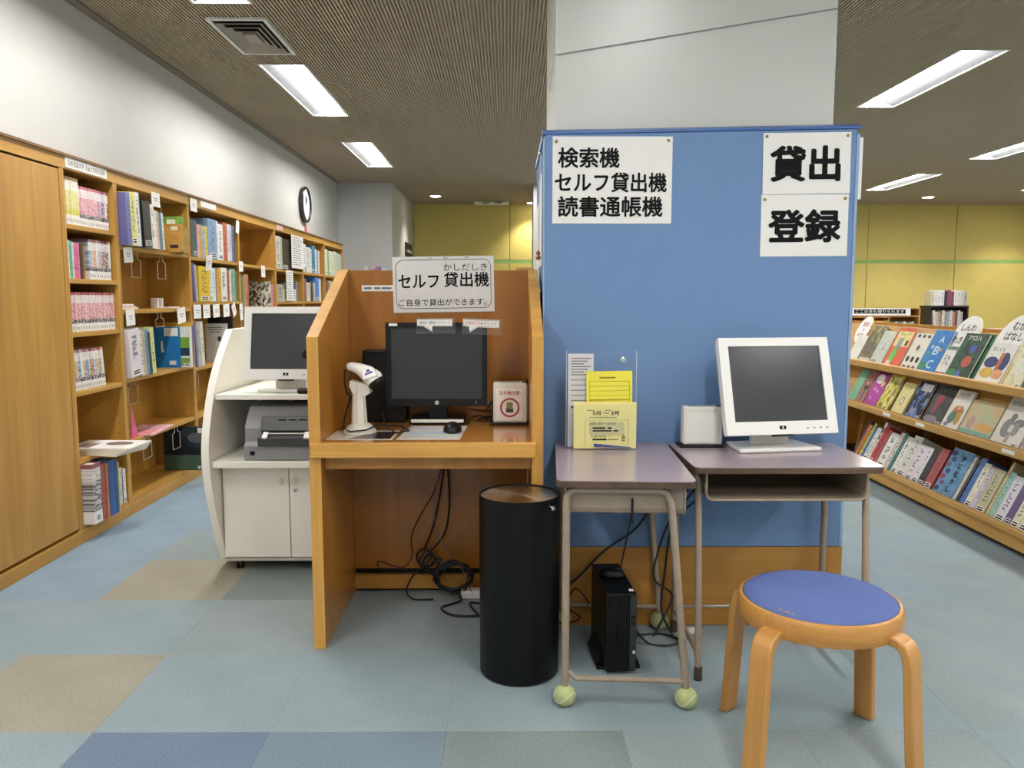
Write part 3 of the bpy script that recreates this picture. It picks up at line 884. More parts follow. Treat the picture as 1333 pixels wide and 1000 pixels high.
row((-2.13, 8.475, 1.1906), 0, [(0.1, 0.24, 0.22, '#8c4a48', 'maroon'), (0.16, 0.2, 0.22, '#ccc9c0', 'cream'), (0.12, 0.22, 0.22, '#2a2a2c', 'black'), (0.1, 0.2, 0.22, '#c9bfae', 'tan'), (0.18, 0.26, 0.22, '#2f7ad0', 'bright blue', 0, 1), (0.1, 0.25, 0.22, '#d9d6ce', 'white')], 'on the second shelf beyond the strip', G, noun='book')
row((-2.13, 9.475, 1.1906), 0, [(0.12, 0.24, 0.22, '#5c3a30', 'brown'), (0.1, 0.22, 0.22, '#a05a48', 'rust'), (0.12, 0.24, 0.22, '#c9c4b8', 'cream'), (0.12, 0.23, 0.22, '#6f7a6a', 'olive')], 'on the farthest bay second shelf', G, noun='book')

# flat piles
for i in range(5):
    M = TRS((-2.1 + 0.008 * i, 4.16 + 0.004 * (i % 2), 0.4206 + 0.008 * i), rz=R(-14 + 3 * i))
    t = frame_thing('magazine', '%s magazine from the bottom of the pile jutting from the narrow bay' % ORD[i], 'magazine', M, 'pile of magazines')
    MB().box(-0.2, 0.14, -0.12, 0.12, 0, 0.0076).build('pages', M_pages if i < 4 else M_white, t, shift=False)
    if i == 4:
        MB().prism([(0.02 + 0.07 * math.cos(2 * PI * k / 18), 0.02 + 0.05 * math.sin(2 * PI * k / 18)) for k in range(18)], 'z', 0.0076, 0.0082).build('cover_print', mat('mag_print', '#7c6a66', 0.4, var=0.3, vscale=40), t, shift=False)
        MB().box(-0.16, -0.08, -0.1, 0.02, 0.0076, 0.0082).build('cover_print', mat('mag_print2', '#8d7a70', 0.4, var=0.3, vscale=40), t, shift=False)
t = frame_thing('leaflet', 'pink and white leaflet lying flat in the wide bay', 'leaflet', TRS((-2.2, 4.84, 0.4208), rz=0.1))
MB().box(-0.1, 0.1, -0.2, 0.2, 0, 0.004).build('sheet', mat('pink_leaflet', '#e0b0b6', 0.5, var=0.3, vscale=20), t, shift=False)
MB().box(-0.06, 0.07, -0.17, 0.02, 0.004, 0.0046).build('print', mat('pink_leaflet2', '#d5868f', 0.5, var=0.4, vscale=30), t, shift=False)
tag(MB().prism([(4.55, 0.4206), (4.63, 0.4206), (4.56, 0.6)], 'x', -2.16, -2.157).build('pink_pennant', mat('pink_card', '#d65a86', 0.5)), 'small pink pointed card at the left end of the wide bay', 'card')
for i in range(3):
    tag(MB().box(-2.36 + 0.02 * i, -2.16, 4.49, 4.72 - 0.03 * i, 1.1606 + 0.01 * i, 1.1702 + 0.01 * i).build('thin_book', mat('thin_%d' % i, ['#e3d9d6', '#d8b9b6', '#e8e6e2'][i], 0.5)),
        ['lowest', 'middle', 'top'][i] + ' thin book lying flat on the empty wide bay shelf', 'book', 'thin books lying flat')

# wire book stops hanging under shelves
M_wire = mat('steel_wire', '#d8d3c8', 0.35, 0.6)
def wire_stop(y, ztop, x, label, h=0.14, w=0.115):
    ztop -= 0.0015
    a = w / 2
    pts = [(x - 0.1, y - a * 0.4, ztop), (x, y - a * 0.4, ztop), (x, y - a * 0.4, ztop - 0.03), (x, y - a, ztop - 0.04), (x, y - a, ztop - h), (x, y + a, ztop - h), (x, y + a, ztop - 0.04), (x, y + a * 0.4, ztop - 0.03), (x, y + a * 0.4, ztop), (x - 0.1, y + a * 0.4, ztop)]
    o = MB().tube(pts, 0.003, 6).build('wire_book_stop', M_wire)
    tag(o, label, 'book stop', 'wire book stops under the shelves')
wire_stop(4.8, 1.488, -2.2, 'left wire book stop hanging over the empty wide bay shelf')
wire_stop(5.15, 1.488, -2.2, 'right wire book stop hanging over the empty wide bay shelf')
wire_stop(5.02, 1.133, -2.17, 'wire book stop above the bright blue book', 0.085)
wire_stop(4.68, 0.748, -2.2, 'wire book stop over the pink leaflet shelf')
wire_stop(4.83, 0.393, -2.2, 'left wire book stop over the bottom wide bay shelf')
wire_stop(5.14, 0.393, -2.15, 'right wire book stop over the bottom wide bay shelf')
wire_stop(5.08, 1.842, -2.18, 'wire book stop behind the green book, top shelf', 0.16)
wire_stop(5.62, 0.723, -2.2, 'wire book stop beside the white cabinet')
# small folded bookends on the empty shelf
t = thing('folded_bookend', 'pair of white metal clips lying on the empty wide bay shelf', 'bookend', (-2.22, 5.12, 1.16))
for dy in (0.0, 0.07):
    MB().box(-2.25, -2.2, 5.08 + dy, 5.088 + dy, 1.1605, 1.225).build('upright', M_white_pl, t, bevel=0.003)
MB().box(-2.2, -2.14, 5.1, 5.27, 1.1605, 1.168).build('foot', M_white_pl, t, bevel=0.003)

# price-tag style cards hanging from shelf edges
def card(y, z, w, h, label, roll=0, swing=0.0, txt=True):
    o = MB().box(-w / 2, w / 2, -h / 2, h / 2, -0.0008, 0).build('shelf_card', M_white)
    o.matrix_basis = TRS((-2.121, y, z), rz=PI / 2) @ Matrix.Rotation(PI / 2 + swing, 4, 'X') @ Matrix.Rotation(roll, 4, 'Z')
    tag(o, label, 'card', 'white cards hanging from the shelf edges')
    if txt:
        bars(M_greyink, o, [(-w * 0.25, w * 0.25, h * 0.05, h * 0.1), (-w * 0.15, w * 0.25, -h * 0.1, -h * 0.06)], 0.0006)
card(4.93, 1.815, 0.115, 0.085, 'white card hanging above the black and white book')
card(5.52, 1.85, 0.115, 0.085, 'white card at the left end of the third bay top rail')
card(4.54, 1.465, 0.105, 0.085, 'white card below the violet book, left on the wide bay', 0.08)
card(5.76, 1.475, 0.11, 0.11, 'tilted white card under the slate blue book', 0.15, 0.15)
card(4.53, 1.115, 0.105, 0.09, 'white card above the pale lilac book', 0.05)
card(5.24, 1.112, 0.13, 0.1, 'tilted white card above the bright blue book', 0.12)
for i, yy in enumerate((5.51, 5.68, 5.87, 6.08)):
    card(yy, 1.132, 0.13, 0.095, '%s white card in the row under the yellow book' % ORD[i], 0.02 * i)
card(6.25, 1.135, 0.08, 0.1, 'strongly tilted white card in the row under the green book', 0.5)
card(6.42, 1.115, 0.07, 0.13, 'narrow white card left of the white monitor corner', 0.1)
card(6.45, 1.475, 0.1, 0.08, 'white card under the blue book at the third bay end')
card(7.03, 1.455, 0.11, 0.1, 'white card above the mosaic-patterned book')
card(6.4, 1.78, 0.07, 0.1, 'white card at the third bay top right corner', -0.2)
def notice(y0, y1, z0, z1, label):
    w, h = y1 - y0, z1 - z0
    o = MB().box(-w / 2, w / 2, -h / 2, h / 2, -0.0008, 0).build('notice_sheet', M_white)
    o.matrix_basis = TRS((-2.112, (y0 + y1) / 2, (z0 + z1) / 2), rz=PI / 2) @ Matrix.Rotation(PI / 2, 4, 'X')
    tag(o, label, 'notice')
    k = int(h / 0.022)
    bars(M_greyink, o, [(-w * 0.4, w * random.uniform(0.2, 0.4), h / 2 - 0.02 - 0.022 * i, h / 2 - 0.026 - 0.022 * i) for i in range(k - 1)], 0.0006)
notice(7.94, 8.4, 1.52, 1.845, 'large white notice sheet hung over the top shelf')
notice(8.4, 8.5, 1.55, 1.78, 'narrow white sheet beside the large notice')
notice(7.72, 7.97, 1.2, 1.49, 'long white paper strip hanging from the second shelf')

# ------------------------------------------------------------------ wall clock
t = thing('wall_clock', 'round black and silver wall clock on the white wall', 'clock', (-2.42, 9.66, 2.325))
Mx = Matrix.Translation((-2.42, 9.66, 2.325)) @ Matrix.Rotation(PI / 2, 4, 'Y')
MB().lathe([(0.2, 0.0), (0.21, 0.02), (0.21, 0.05), (0.195, 0.058), (0.18, 0.046), (0.178, 0.03)], (0, 0, 0.001), 40, M=Mx).build('rim', mat('clock_rim', '#3c3d3f', 0.25, 0.5), t, smooth=True)
MB().lathe([(0.178, 0.03), (0.178, 0.036)], (0, 0, 0), 40, M=Mx).build('dial', M_white, t)
for ang, ln, nm in ((R(100), 0.09, 'hour_hand'), (R(60), 0.14, 'minute_hand')):
    MB().tube([Vector((-2.38, 9.66, 2.325)), Vector((-2.38, 9.66 + ln * math.cos(ang), 2.325 + ln * math.sin(ang)))], 0.004, 4).build(nm, M_ink, t)
tag(MB().lathe([(0.05, 0), (0.05, 0.004)], (0, 0, 0), 20, sy=0.9, M=Matrix.Translation((-2.42, 9.76, 2.05)) @ Matrix.Rotation(PI / 2, 4, 'Y')).build('red_sticker', mat('red_tag', '#c94a52', 0.5, var=0.25, vscale=40)), 'small red sticker on the wall under the clock', 'sticker')

# ------------------------------------------------------------------ blue partition around the column
M_blue = fabric('blue_fabric', '#819ec7', '#6b88b2', 700, 0.9, 0.25, 0.1)
M_bluecap = mat('blue_rail', '#3d66a8', 0.35, var=0.02)
M_blueedge = mat('pale_blue_edge', '#8fa9cc', 0.5)
PF = 2.886
t = thing('blue_partition', 'blue fabric partition with wooden base wrapped around the white column', 'partition', (0.69, PF, 0))
MB().prism([(0.135, 0.305), (1.235, 0.305), (1.235, 1.818), (0.135, 1.797)], 'y', PF, PF + 0.04).build('front_panel', M_blue, t, bevel=0.003)
MB().box(0.15, 1.25, PF + 0.002, PF + 0.05, 0.001, 0.303).build('base_board', M_base_wood, t, bevel=0.002)
MB().box(0.135, 0.165, PF + 0.042, 3.66, 0.305, 1.797).build('side_panel', M_blue, t)
MB().box(1.205, 1.235, PF + 0.042, 3.66, 0.305, 1.797).build('side_panel', M_blue, t)
MB().box(0.15, 0.168, PF + 0.052, 3.66, 0.001, 0.303).build('base_board', M_base_wood, t)
MB().box(1.203, 1.22, PF + 0.052, 3.66, 0.001, 0.303).build('base_board', M_base_wood, t)
MB().box(1.2355, 1.246, PF, PF + 0.045, 0.305, 1.8).build('edge_trim', M_blueedge, t)
MB().box(0.13, 0.1348, PF, PF + 0.045, 0.305, 1.79).build('edge_trim', M_blueedge, t)
vs_ = []
for x, z in ((0.126, 1.797), (1.25, 1.819)):
    vs_ += [(x, PF - 0.004, z), (x, PF - 0.004, z + 0.008), (x, PF + 0.045, z + 0.024), (x, PF + 0.05, z + 0.024), (x, PF + 0.05, z)]
MB().add(vs_, [(0, 1, 2, 3, 4), (9, 8, 7, 6, 5)] + [(i, (i + 1) % 5, 5 + (i + 1) % 5, 5 + i) for i in range(5)]).build('top_rail', M_bluecap, t)
MB().box(0.128, 0.17, PF + 0.052, 3.665, 1.797, 1.818).build('top_rail', M_bluecap, t)
MB().box(1.2, 1.242, PF + 0.052, 3.665, 1.797, 1.818).build('top_rail', M_bluecap, t)

def sheet(name, x0, x1, z0, z1, y, label, cat='sign', m=M_white, roll=0.0, th=0.0008):
    """a paper sheet facing the viewer; origin at its lower left corner"""
    o = MB().box(0, x1 - x0, 0, z1 - z0, -th, 0).build(name, m)
    o.matrix_basis = TRS((x0, y, z0), rx=PI / 2) @ Matrix.Rotation(roll, 4, 'Z')
    return tag(o, label, cat)

def pin(o, u, v, m=M_brass):
    MB().lathe([(0.0055, 0), (0.0055, 0.002), (0.003, 0.004)], (u, v, 0.0), 12).build('pin', m, o, shift=False, smooth=True)

o = sheet('paper_sign', 0.161, 0.584, 1.488, 1.79, PF - 0.002, 'large white sign with three lines of black lettering, upper left of partition')
letters('検索機', M_ink, o, 0.019, 0.237, 0.193, 0.264, bold=0.022)
letters('セルフ貸出機', M_ink, o, 0.008, 0.405, 0.109, 0.178, bold=0.022)
letters('読書通帳機', M_ink, o, 0.019, 0.392, 0.023, 0.096, bold=0.022)
pin(o, 0.013, 0.285); pin(o, 0.408, 0.288)
o = sheet('paper_sign', 0.906, 1.216, 1.59, 1.802, PF - 0.0032, 'white sign reading lending in two bold characters, top right of partition', roll=R(0.8))
letters('貸出', M_ink, o, 0.024, 0.275, 0.042, 0.168, bold=0.034)
pin(o, 0.012, 0.2); pin(o, 0.298, 0.2)
o = sheet('paper_sign', 0.905, 1.216, 1.372, 1.589, PF - 0.002, 'white sign with two bold characters just below the lending sign', roll=R(0.5))
letters('登録', M_ink, o, 0.026, 0.286, 0.048, 0.166, bold=0.034)
pin(o, 0.012, 0.2); pin(o, 0.298, 0.202)
o = MB().box(1.247, 1.262, PF + 0.01, PF + 0.012, 1.575, 1.79).build('paper_edge', M_white)
tag(o, 'white paper edge sticking out past the partition right side', 'paper')

# things hanging on the partition's left side
t = thing('hanging_charm', 'string of beads with an orange knot on the partition left side', 'ornament', (0.128, 3.05, 1.3))
MB().tube([(0.1275, 3.05, 1.76), (0.122, 3.05, 1.6), (0.119, 3.05, 1.45), (0.118, 3.05, 1.4)], 0.002, 6).build('cord', M_white, t)
for z in (1.76,):
    MB().ball((0.126, 3.05, z), 0.008, 10, 6).build('peg', M_chrome, t, smooth=True)
MB().lathe([(0.003, -0.018), (0.008, -0.014), (0.01, -0.007), (0.006, 0.0), (0.009, 0.007), (0.007, 0.013), (0.003, 0.018)], (0.118, 3.05, 1.385), 12).build('knot', mat('orange_knot', '#b8753f', 0.5, var=0.3, vscale=90), t, smooth=True)
t = thing('paper_tag', 'pale green oval paper tag on the partition left side', 'tag', (0.128, 3.0, 1.27))
MB().lathe([(0.045, 0), (0.045, 0.003)], (0, 0, 0), 24, sy=0.5, M=Matrix.Translation((0.112, 3.0, 1.29)) @ Matrix.Rotation(R(75), 4, 'Y')).build('oval', mat('green_tag', '#a9c48c', 0.6), t)
MB().tube([(0.112, 3.0, 1.33), (0.129, 3.0, 1.38)], 0.0015, 5).build('thread', M_white, t)
for q, (y0, y1, z0, z1) in enumerate(((3.1, 3.35, 1.35, 1.7), (3.38, 3.6, 1.15, 1.62))):
    tag(MB().box(0.1325, 0.134, y0, y1, z0, z1).build('side_notice', M_white), ['nearer', 'farther'][q] + ' white notice on the partition left side', 'notice')

# ------------------------------------------------------------------ self-checkout booth
t = thing('checkout_booth', 'wooden checkout booth with sloping side panels and desktop', 'booth', (-0.28, 2.95, 0))
BP = [(2.695, 0.001), (3.3, 0.001), (3.3, 1.335), (3.24, 1.335), (2.695, 1.09)]
def booth_side(x0, x1):
    p = MB().prism(BP, 'x', x0, x1).build('side_panel', M_carrel, t)
    MB().box(x0 - 0.0005, x1 + 0.0005, 2.691, 2.6948, 0.001, 1.09).build('edge_band', M_carrel_edgez, p, shift=False).location = -Vector(t['_base'])
    e = MB().prism([(2.691, 1.0905), (2.691, 1.0945), (3.24, 1.3395), (3.3, 1.3395), (3.3, 1.3355), (3.24, 1.3355)], 'x', x0 - 0.0005, x1 + 0.0005).build('edge_band', M_carrel_edge, p, shift=False)
    e.location = -Vector(t['_base'])
booth_side(-0.675, -0.637)
booth_side(0.085, 0.122)
d = MB().box(-0.636, 0.084, 2.691, 3.244, 0.687, 0.735).build('desktop', wood('wood_desktop', '#b07530', '#c98f45', 'x', 0.16, 0.6), t)
MB().box(-0.668, 0.098, 2.668, 2.6905, 0.685, 0.736).build('front_edge', M_carrel_edge, t, bevel=0.003)
MB().box(-0.636, 0.084, 2.75, 2.77, 0.63, 0.686).build('apron', M_carrel, t)
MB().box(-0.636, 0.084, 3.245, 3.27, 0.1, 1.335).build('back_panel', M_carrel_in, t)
MB().box(-0.636, 0.084, 3.235, 3.26, 0.016, 0.075).build('bottom_rail', M_base_wood, t)
MB().box(-0.636, 0.084, 3.262, 3.275, 0.001, 0.1).build('gap_shade', M_black2, t)  # black strip standing in for the shade in the gap under the back panel
for x in (-0.656, 0.103):
    MB().box(x - 0.015, x + 0.015, 2.72, 2.75, 0.0, 0.001).build('glide', M_black2, t)

# laminated sign on the booth's back panel
o = sheet('laminated_sign', -0.457, -0.05, 1.165, 1.388, 3.241, 'laminated white sign taped above the black monitor in the booth', m=M_laminate, roll=R(0.9), th=0.0012)
W_, H_ = 0.407, 0.223
letters('かしだしき', M_ink, o, 0.205, 0.38, 0.165, 0.193, bold=0.0)
letters('セルフ', M_ink, o, 0.022, 0.185, 0.098, 0.152, bold=0.02)
letters('貸出機', M_ink, o, 0.205, 0.387, 0.1, 0.16, bold=0.016)
letters('ご自身で貸出ができます。', M_ink, o, 0.022, 0.375, 0.026, 0.054, bold=0.002)
pts = []
for (cx_, cy_, a0) in ((0.362, 0.183, 0), (0.045, 0.183, 90), (0.045, 0.043, 180), (0.362, 0.043, 270)):
    pts += [(cx_ + 0.032 * math.cos(R(a0 + a)), cy_ + 0.027 * math.sin(R(a0 + a)), 0.0012) for a in range(0, 91, 15)]
MB().tube(pts + [pts[0]], 0.0009, 4).build('border_line', M_ink, o, shift=False)
for u in (0.14, 0.205, 0.29):
    MB().box(u, u + 0.018, 0.214, 0.226, 0.0005, 0.0015).build('tape', clear_plastic('tape', (0.97, 0.97, 0.95, 1), 0.3), o, shift=False)
o = sheet('label_tape', -0.585, -0.455, 1.252, 1.276, 3.243, 'strip of worn white label tape left of the laminated sign', 'label')
bars(M_greyink, o, [(0.01, 0.04, 0.008, 0.016), (0.05, 0.075, 0.008, 0.016), (0.08, 0.12, 0.008, 0.016)], 0.0006)

# black monitor
t = thing('black_monitor', 'black flat monitor with dark screen inside the wooden booth', 'monitor', (-0.27, 3.1, 0.736))
p = MB()
p.box(-0.463, -0.077, 3.06, 3.1, 0.812, 1.131)
p.build('housing', M_black, t, bevel=0.006)
f = MB()
for (a, b, c, d_) in ((-0.464, -0.445, 0.811, 1.132), (-0.095, -0.076, 0.811, 1.132)):
    f.box(a, b, 3.052, 3.06, c, d_)
f.box(-0.445, -0.095, 3.052, 3.06, 1.112, 1.132)
f.box(-0.445, -0.095, 3.052, 3.06, 0.811, 0.838)
f.build('bezel', M_black, t)
MB().box(-0.445, -0.095, 3.0575, 3.0602, 0.838, 1.112).build('screen', M_screen, t)
lg = MB().lathe([(0.0075, 0), (0.0075, 0.001)], (0, 0, 0), 20, M=Matrix.Translation((-0.27, 3.0518, 0.8245)) @ Matrix.Rotation(PI / 2, 4, 'X')).build('logo_disc', M_white_pl, t)
letters('hp', M_ink, lg, -0.0045, 0.0045, -0.005, 0.005, 0.0, 0.0, M=Matrix.Translation(Vector((-0.27, 3.0505, 0.8245)) - Vector(t['_base'])) @ Matrix.Rotation(PI / 2, 4, 'X'), name='logo')
MB().box(-0.121, -0.119, 3.0512, 3.0522, 0.821, 0.831).build('power_light', M_white_pl, t)
MB().box(-0.305, -0.235, 3.1, 3.125, 0.76, 0.95).build('neck', M_black, t)
bs = MB().box(-0.375, -0.165, 3.065, 3.2, 0.7365, 0.76).build('base', M_black, t, bevel=0.004)
MB().box(-0.372, -0.168, 3.0638, 3.0649, 0.745, 0.757).build('label_strip', M_white, t)
MB().box(-0.45, -0.418, 3.0508, 3.0519, 1.119, 1.129).build('asset_label', M_white, t)

# speech-bubble stickers on the monitor's top edge
def bubble(x0, z0, w, h, tail, parts, label, roll):
    film = MB().box(-0.003, w + 0.012, -0.028, h + 0.006, -0.0012, -0.0004)
    pts = [(0, 0.003), (tail[0], 0), (tail[1], -0.02), (tail[2], 0), (w, 0.0), (w, h), (0, h)]
    o = MB().prism(pts, 'z', -0.0004, 0.0004).build('bubble_sticker', M_white)
    o.matrix_basis = TRS((x0, 3.049, z0), rx=PI / 2) @ Matrix.Rotation(roll, 4, 'Z')
    tag(o, label, 'sticker')
    film.build('film', clear_plastic('film', (0.95, 0.96, 0.97, 1), 0.06), o, shift=False)
    q = [(0.003, 0.005), (tail[0] + 0.002, 0.003), (tail[1], -0.015), (tail[2] + 0.001, 0.003), (w - 0.003, 0.003), (w - 0.003, h - 0.003), (0.003, h - 0.003)]
    MB().tube([(a, b, 0.0005) for a, b in q + [q[0]]], 0.0006, 4).build('outline', M_ink, o, shift=False)
    for s, a, b, m in parts:
        letters(s, m, o, a * w, b * w, h * 0.3, h * 0.72, 0.0009, 0.0)
bubble(-0.342, 1.117, 0.134, 0.028, (0.025, 0.057, 0.058), [('最初は【開始】をクリック', 0.08, 0.93, M_ink)], 'speech bubble sticker with black lettering on the monitor top', R(0.5))
bubble(-0.168, 1.117, 0.138, 0.029, (0.022, 0.027, 0.058), [('必ず', 0.06, 0.18, M_ink), ('【終了】', 0.19, 0.45, M_red), ('をクリック', 0.48, 0.92, M_ink)], 'speech bubble sticker with red lettering at the monitor right corner', R(-2.5))

# computer tower behind the monitor
t = thing('computer_tower', 'black computer tower standing behind the black monitor', 'computer', (-0.46, 3.17, 0.736))
MB().box(-0.568, -0.4, 3.13, 3.238, 0.736, 1.02).build('case', M_black2, t, bevel=0.004)
MB().box(-0.555, -0.415, 3.128, 3.131, 0.75, 1.0).build('front_grille', M_black, t)
MB().lathe([(0.008, 0), (0.008, 0.002)], (0, 0, 0), 16, M=Matrix.Translation((-0.52, 3.1285, 0.985)) @ Matrix.Rotation(PI / 2, 4, 'X')).build('power_button', M_black, t)

# barcode scanner on its stand
t = thing('barcode_scanner', 'white handheld barcode scanner resting on its stand', 'scanner', (-0.535, 2.88, 0.737))
bx_, by_, bz_ = -0.535, 2.88, 0.7372
MB().lathe([(0.058, 0), (0.06, 0.004), (0.056, 0.014), (0.042, 0.028), (0.032, 0.034)], (bx_, by_, bz_), 10, sy=1.15).build('stand_base', M_offwhite, t, smooth=True)
MB().lathe([(0.03, 0.0), (0.028, 0.04), (0.0225, 0.13), (0.022, 0.15)], (bx_ - 0.003, by_, bz_ + 0.032), 8).build('stand_column', M_offwhite, t)
MB().prism([(-0.566, 0.93), (-0.5, 0.915), (-0.49, 0.885), (-0.515, 0.87), (-0.555, 0.875), (-0.57, 0.91)], 'y', 2.86, 2.905).build('cradle', M_offwhite, t, bevel=0.004)
h = MB().tube([(-0.575, 2.88, 0.978), (-0.565, 2.878, 0.979), (-0.535, 2.872, 0.972), (-0.505, 2.862, 0.958), (-0.478, 2.852, 0.938), (-0.463, 2.846, 0.92)], [0.012, 0.0165, 0.02, 0.029, 0.034, 0.03], 12).build('head', M_white_pl, t, smooth=True)
MB().tube([(-0.468, 2.848, 0.927), (-0.461, 2.845, 0.9175)], [0.0345, 0.031], 12).build('window_rim', M_black, t)
Ml = Matrix.Translation(Vector((-0.492, 2.828, 0.962)) - Vector(t['_base'])) @ Matrix.Rotation(R(-22), 4, 'Y') @ Matrix.Rotation(R(58), 4, 'X')
mbl = MB(); mbl.prism([(-0.027, -0.02), (0.026, -0.025), (0.022, 0.014), (0.0, 0.024), (-0.024, 0.016)], 'z', -0.014, 0.0, M=Ml)
lb = mbl.build('front_plate', M_white_pl, t, shift=False, bevel=0.003)
M_purple = mat('purple_print', '#5a3c86', 0.5)
mbp = MB(); mbp.box(-0.015, 0.015, -0.007, 0.001, 0.0, 0.0006, M=Ml); mbp.prism([(-0.008, 0.003), (0.008, 0.003), (0.005, 0.013), (-0.005, 0.013)], 'z', 0.0, 0.0006, M=Ml)
mbp.build('print', M_purple, t, shift=False)
MB().tube([(-0.575, 2.89, 0.978), (-0.59, 2.895, 0.96), (-0.592, 2.895, 0.92), (-0.585, 2.9, 0.88), (-0.572, 2.905, 0.865), (-0.6, 2.93, 0.79), (-0.6, 2.9, 0.752), (-0.56, 2.81, 0.752), (-0.5, 2.81, 0.758), (-0.47, 2.86, 0.768), (-0.4, 2.96, 0.748), (-0.36, 2.9, 0.741), (-0.4, 2.85, 0.741), (-0.45, 2.9, 0.76), (-0.47, 3.0, 0.8), (-0.49, 3.1, 0.77)], 0.003, 8).build('cord', M_cable, t, smooth=True)

# paper mats, mouse, keyboard
def flat_paper(pts, z, name, m, label, cat='paper'):
    o = MB().prism(pts, 'z', z, z + 0.0008).build(name, m)
    return tag(o, label, cat)
flat_paper([(-0.633, 2.745), (-0.4, 2.742), (-0.395, 2.93), (-0.628, 2.93)], 0.7353, 'desk_mat', M_laminate, 'laminated sheet under the barcode scanner')
o = flat_paper([(-0.385, 2.745), (-0.165, 2.745), (-0.152, 3.04), (-0.372, 3.04)], 0.7353, 'instruction_sheet', M_laminate, 'white instruction sheet under the computer mouse')
bars(mat('blue_print', '#8fa6cf', 0.5), o, [(-0.36, -0.2, 2.86, 2.88), (-0.35, -0.26, 2.95, 2.97)], 0.7366)
bars(mat('green_print', '#a9c69a', 0.5), o, [(-0.3, -0.18, 2.82, 2.84)], 0.7366, 'printed_line')
bars(M_greyink, o, [(-0.365, -0.2, 2.79, 2.794), (-0.36, -0.19, 2.9, 2.904), (-0.36, -0.2, 2.99, 2.994)], 0.7366, 'printed_line')
o = flat_paper([(-0.555, 2.752), (-0.408, 2.752), (-0.405, 2.9), (-0.47, 2.9)], 0.7362, 'photo_card', mat('dark_card', '#3a2f2c', 0.25, var=0.5, vscale=25), 'dark glossy card lying right of the scanner base')
t = thing('computer_mouse', 'black computer mouse on the instruction sheet', 'mouse', (-0.2, 2.9, 0.7365))
prof = [(0.9, 0.0), (1.0, 0.15), (0.97, 0.45), (0.75, 0.8), (0.35, 0.98), (0.02, 1.0)]
MB().lathe([(r * 0.034, z * 0.036) for r, z in prof], (-0.2, 2.9, 0.7365), 24, sy=1.55).build('shell', M_black, t, smooth=True)
MB().lathe([(0.004, -0.004), (0.009, 0.0), (0.004, 0.004)], (0, 0, 0), 12, M=Matrix.Translation((-0.2, 2.872, 0.77)) @ Matrix.Rotation(PI / 2, 4, 'Y')).build('wheel', M_screen, t)
MB().tube([(-0.2, 2.95, 0.742), (-0.19, 3.0, 0.741), (-0.155, 3.05, 0.741), (-0.15, 3.15, 0.741), (-0.15, 3.23, 0.745)], 0.0022, 6).build('cord', M_cable, t)

def card_reader(x, y, z, w, h, d, label, sticker):
    t = thing('card_reader', label, 'card reader', (x, y + d / 2, z))
    MB().box(x - w / 2 - 0.012, x + w / 2 + 0.0055, y - 0.006, y + d + 0.02, z, z + 0.008).build('base_plate', M_black, t, bevel=0.003)
    MB().box(x - w / 2, x + w / 2, y, y + d, z + 0.0085, z + h).build('housing', M_offwhite, t, bevel=0.008, segs=3)
    MB().box(x - w * 0.36, x + w * 0.3, y + 0.012, y + 0.028, z + h - 0.003, z + h + 0.001).build('slot', M_greyink, t)
    MB().box(x + w * 0.34, x + w * 0.49, y + 0.004, y + 0.03, z + h - 0.012, z + h + 0.002).build('indicator', M_screen, t, bevel=0.002)
    MB().box(x - w * 0.42, x + w * 0.38, y - 0.0022, y + 0.001, z + 0.016, z + h - 0.022).build('front_plate', M_white_pl, t, bevel=0.002)
    if sticker:
        Ms = Matrix.Translation(Vector((x, y - 0.0024, z)) - Vector(t['_base'])) @ Matrix.Rotation(PI / 2, 4, 'X')
        st = MB().box(-w * 0.36, w * 0.33, 0.02, h - 0.026, -0.0002, 0.0006, M=Ms).build('sticker', mat('sticker_paper', '#efe9e7', 0.5), t, shift=False)
        letters('忘れ物注意!', M_red, st, -w * 0.32, w * 0.3, h - 0.047, h - 0.031, 0.001, 0.01, M=Ms)
        ringm = MB()
        c0 = (-0.002, h * 0.42)
        pts = [Ms @ Vector((c0[0] + 0.034 * math.cos(2 * PI * k / 32), c0[1] + 0.034 * math.sin(2 * PI * k / 32), 0.001)) for k in range(33)]
        ringm.tube(pts, 0.0035, 6).build('warning_ring', M_red, st, shift=False)
        MB().box(c0[0] - 0.012, c0[0] + 0.012, c0[1] - 0.002, c0[1] + 0.02, 0.0006, 0.0012, M=Ms).build('pictogram', mat('olive_print', '#8a8a3c', 0.5, var=0.3, vscale=200), st, shift=False)
        MB().box(c0[0] - 0.014, c0[0] + 0.014, c0[1] - 0.02, c0[1] - 0.003, 0.0006, 0.0012, M=Ms).build('pictogram', mat('dark_green_print', '#3c4a3a', 0.5, var=0.3, vscale=200), st, shift=False)
    return t
card_reader(0.012, 3.06, 0.7355, 0.132, 0.165, 0.06, 'white card reader with red warning sticker inside the booth', True)
tag(MB().tube([(0.07, 3.13, 0.85), (0.082, 3.16, 0.89), (0.08, 3.2, 0.9), (0.076, 3.23, 0.84), (0.07, 3.235, 0.75)], 0.003, 6).build('reader_cord', M_cable), 'black cord looping behind the card reader in the booth', 'cable')
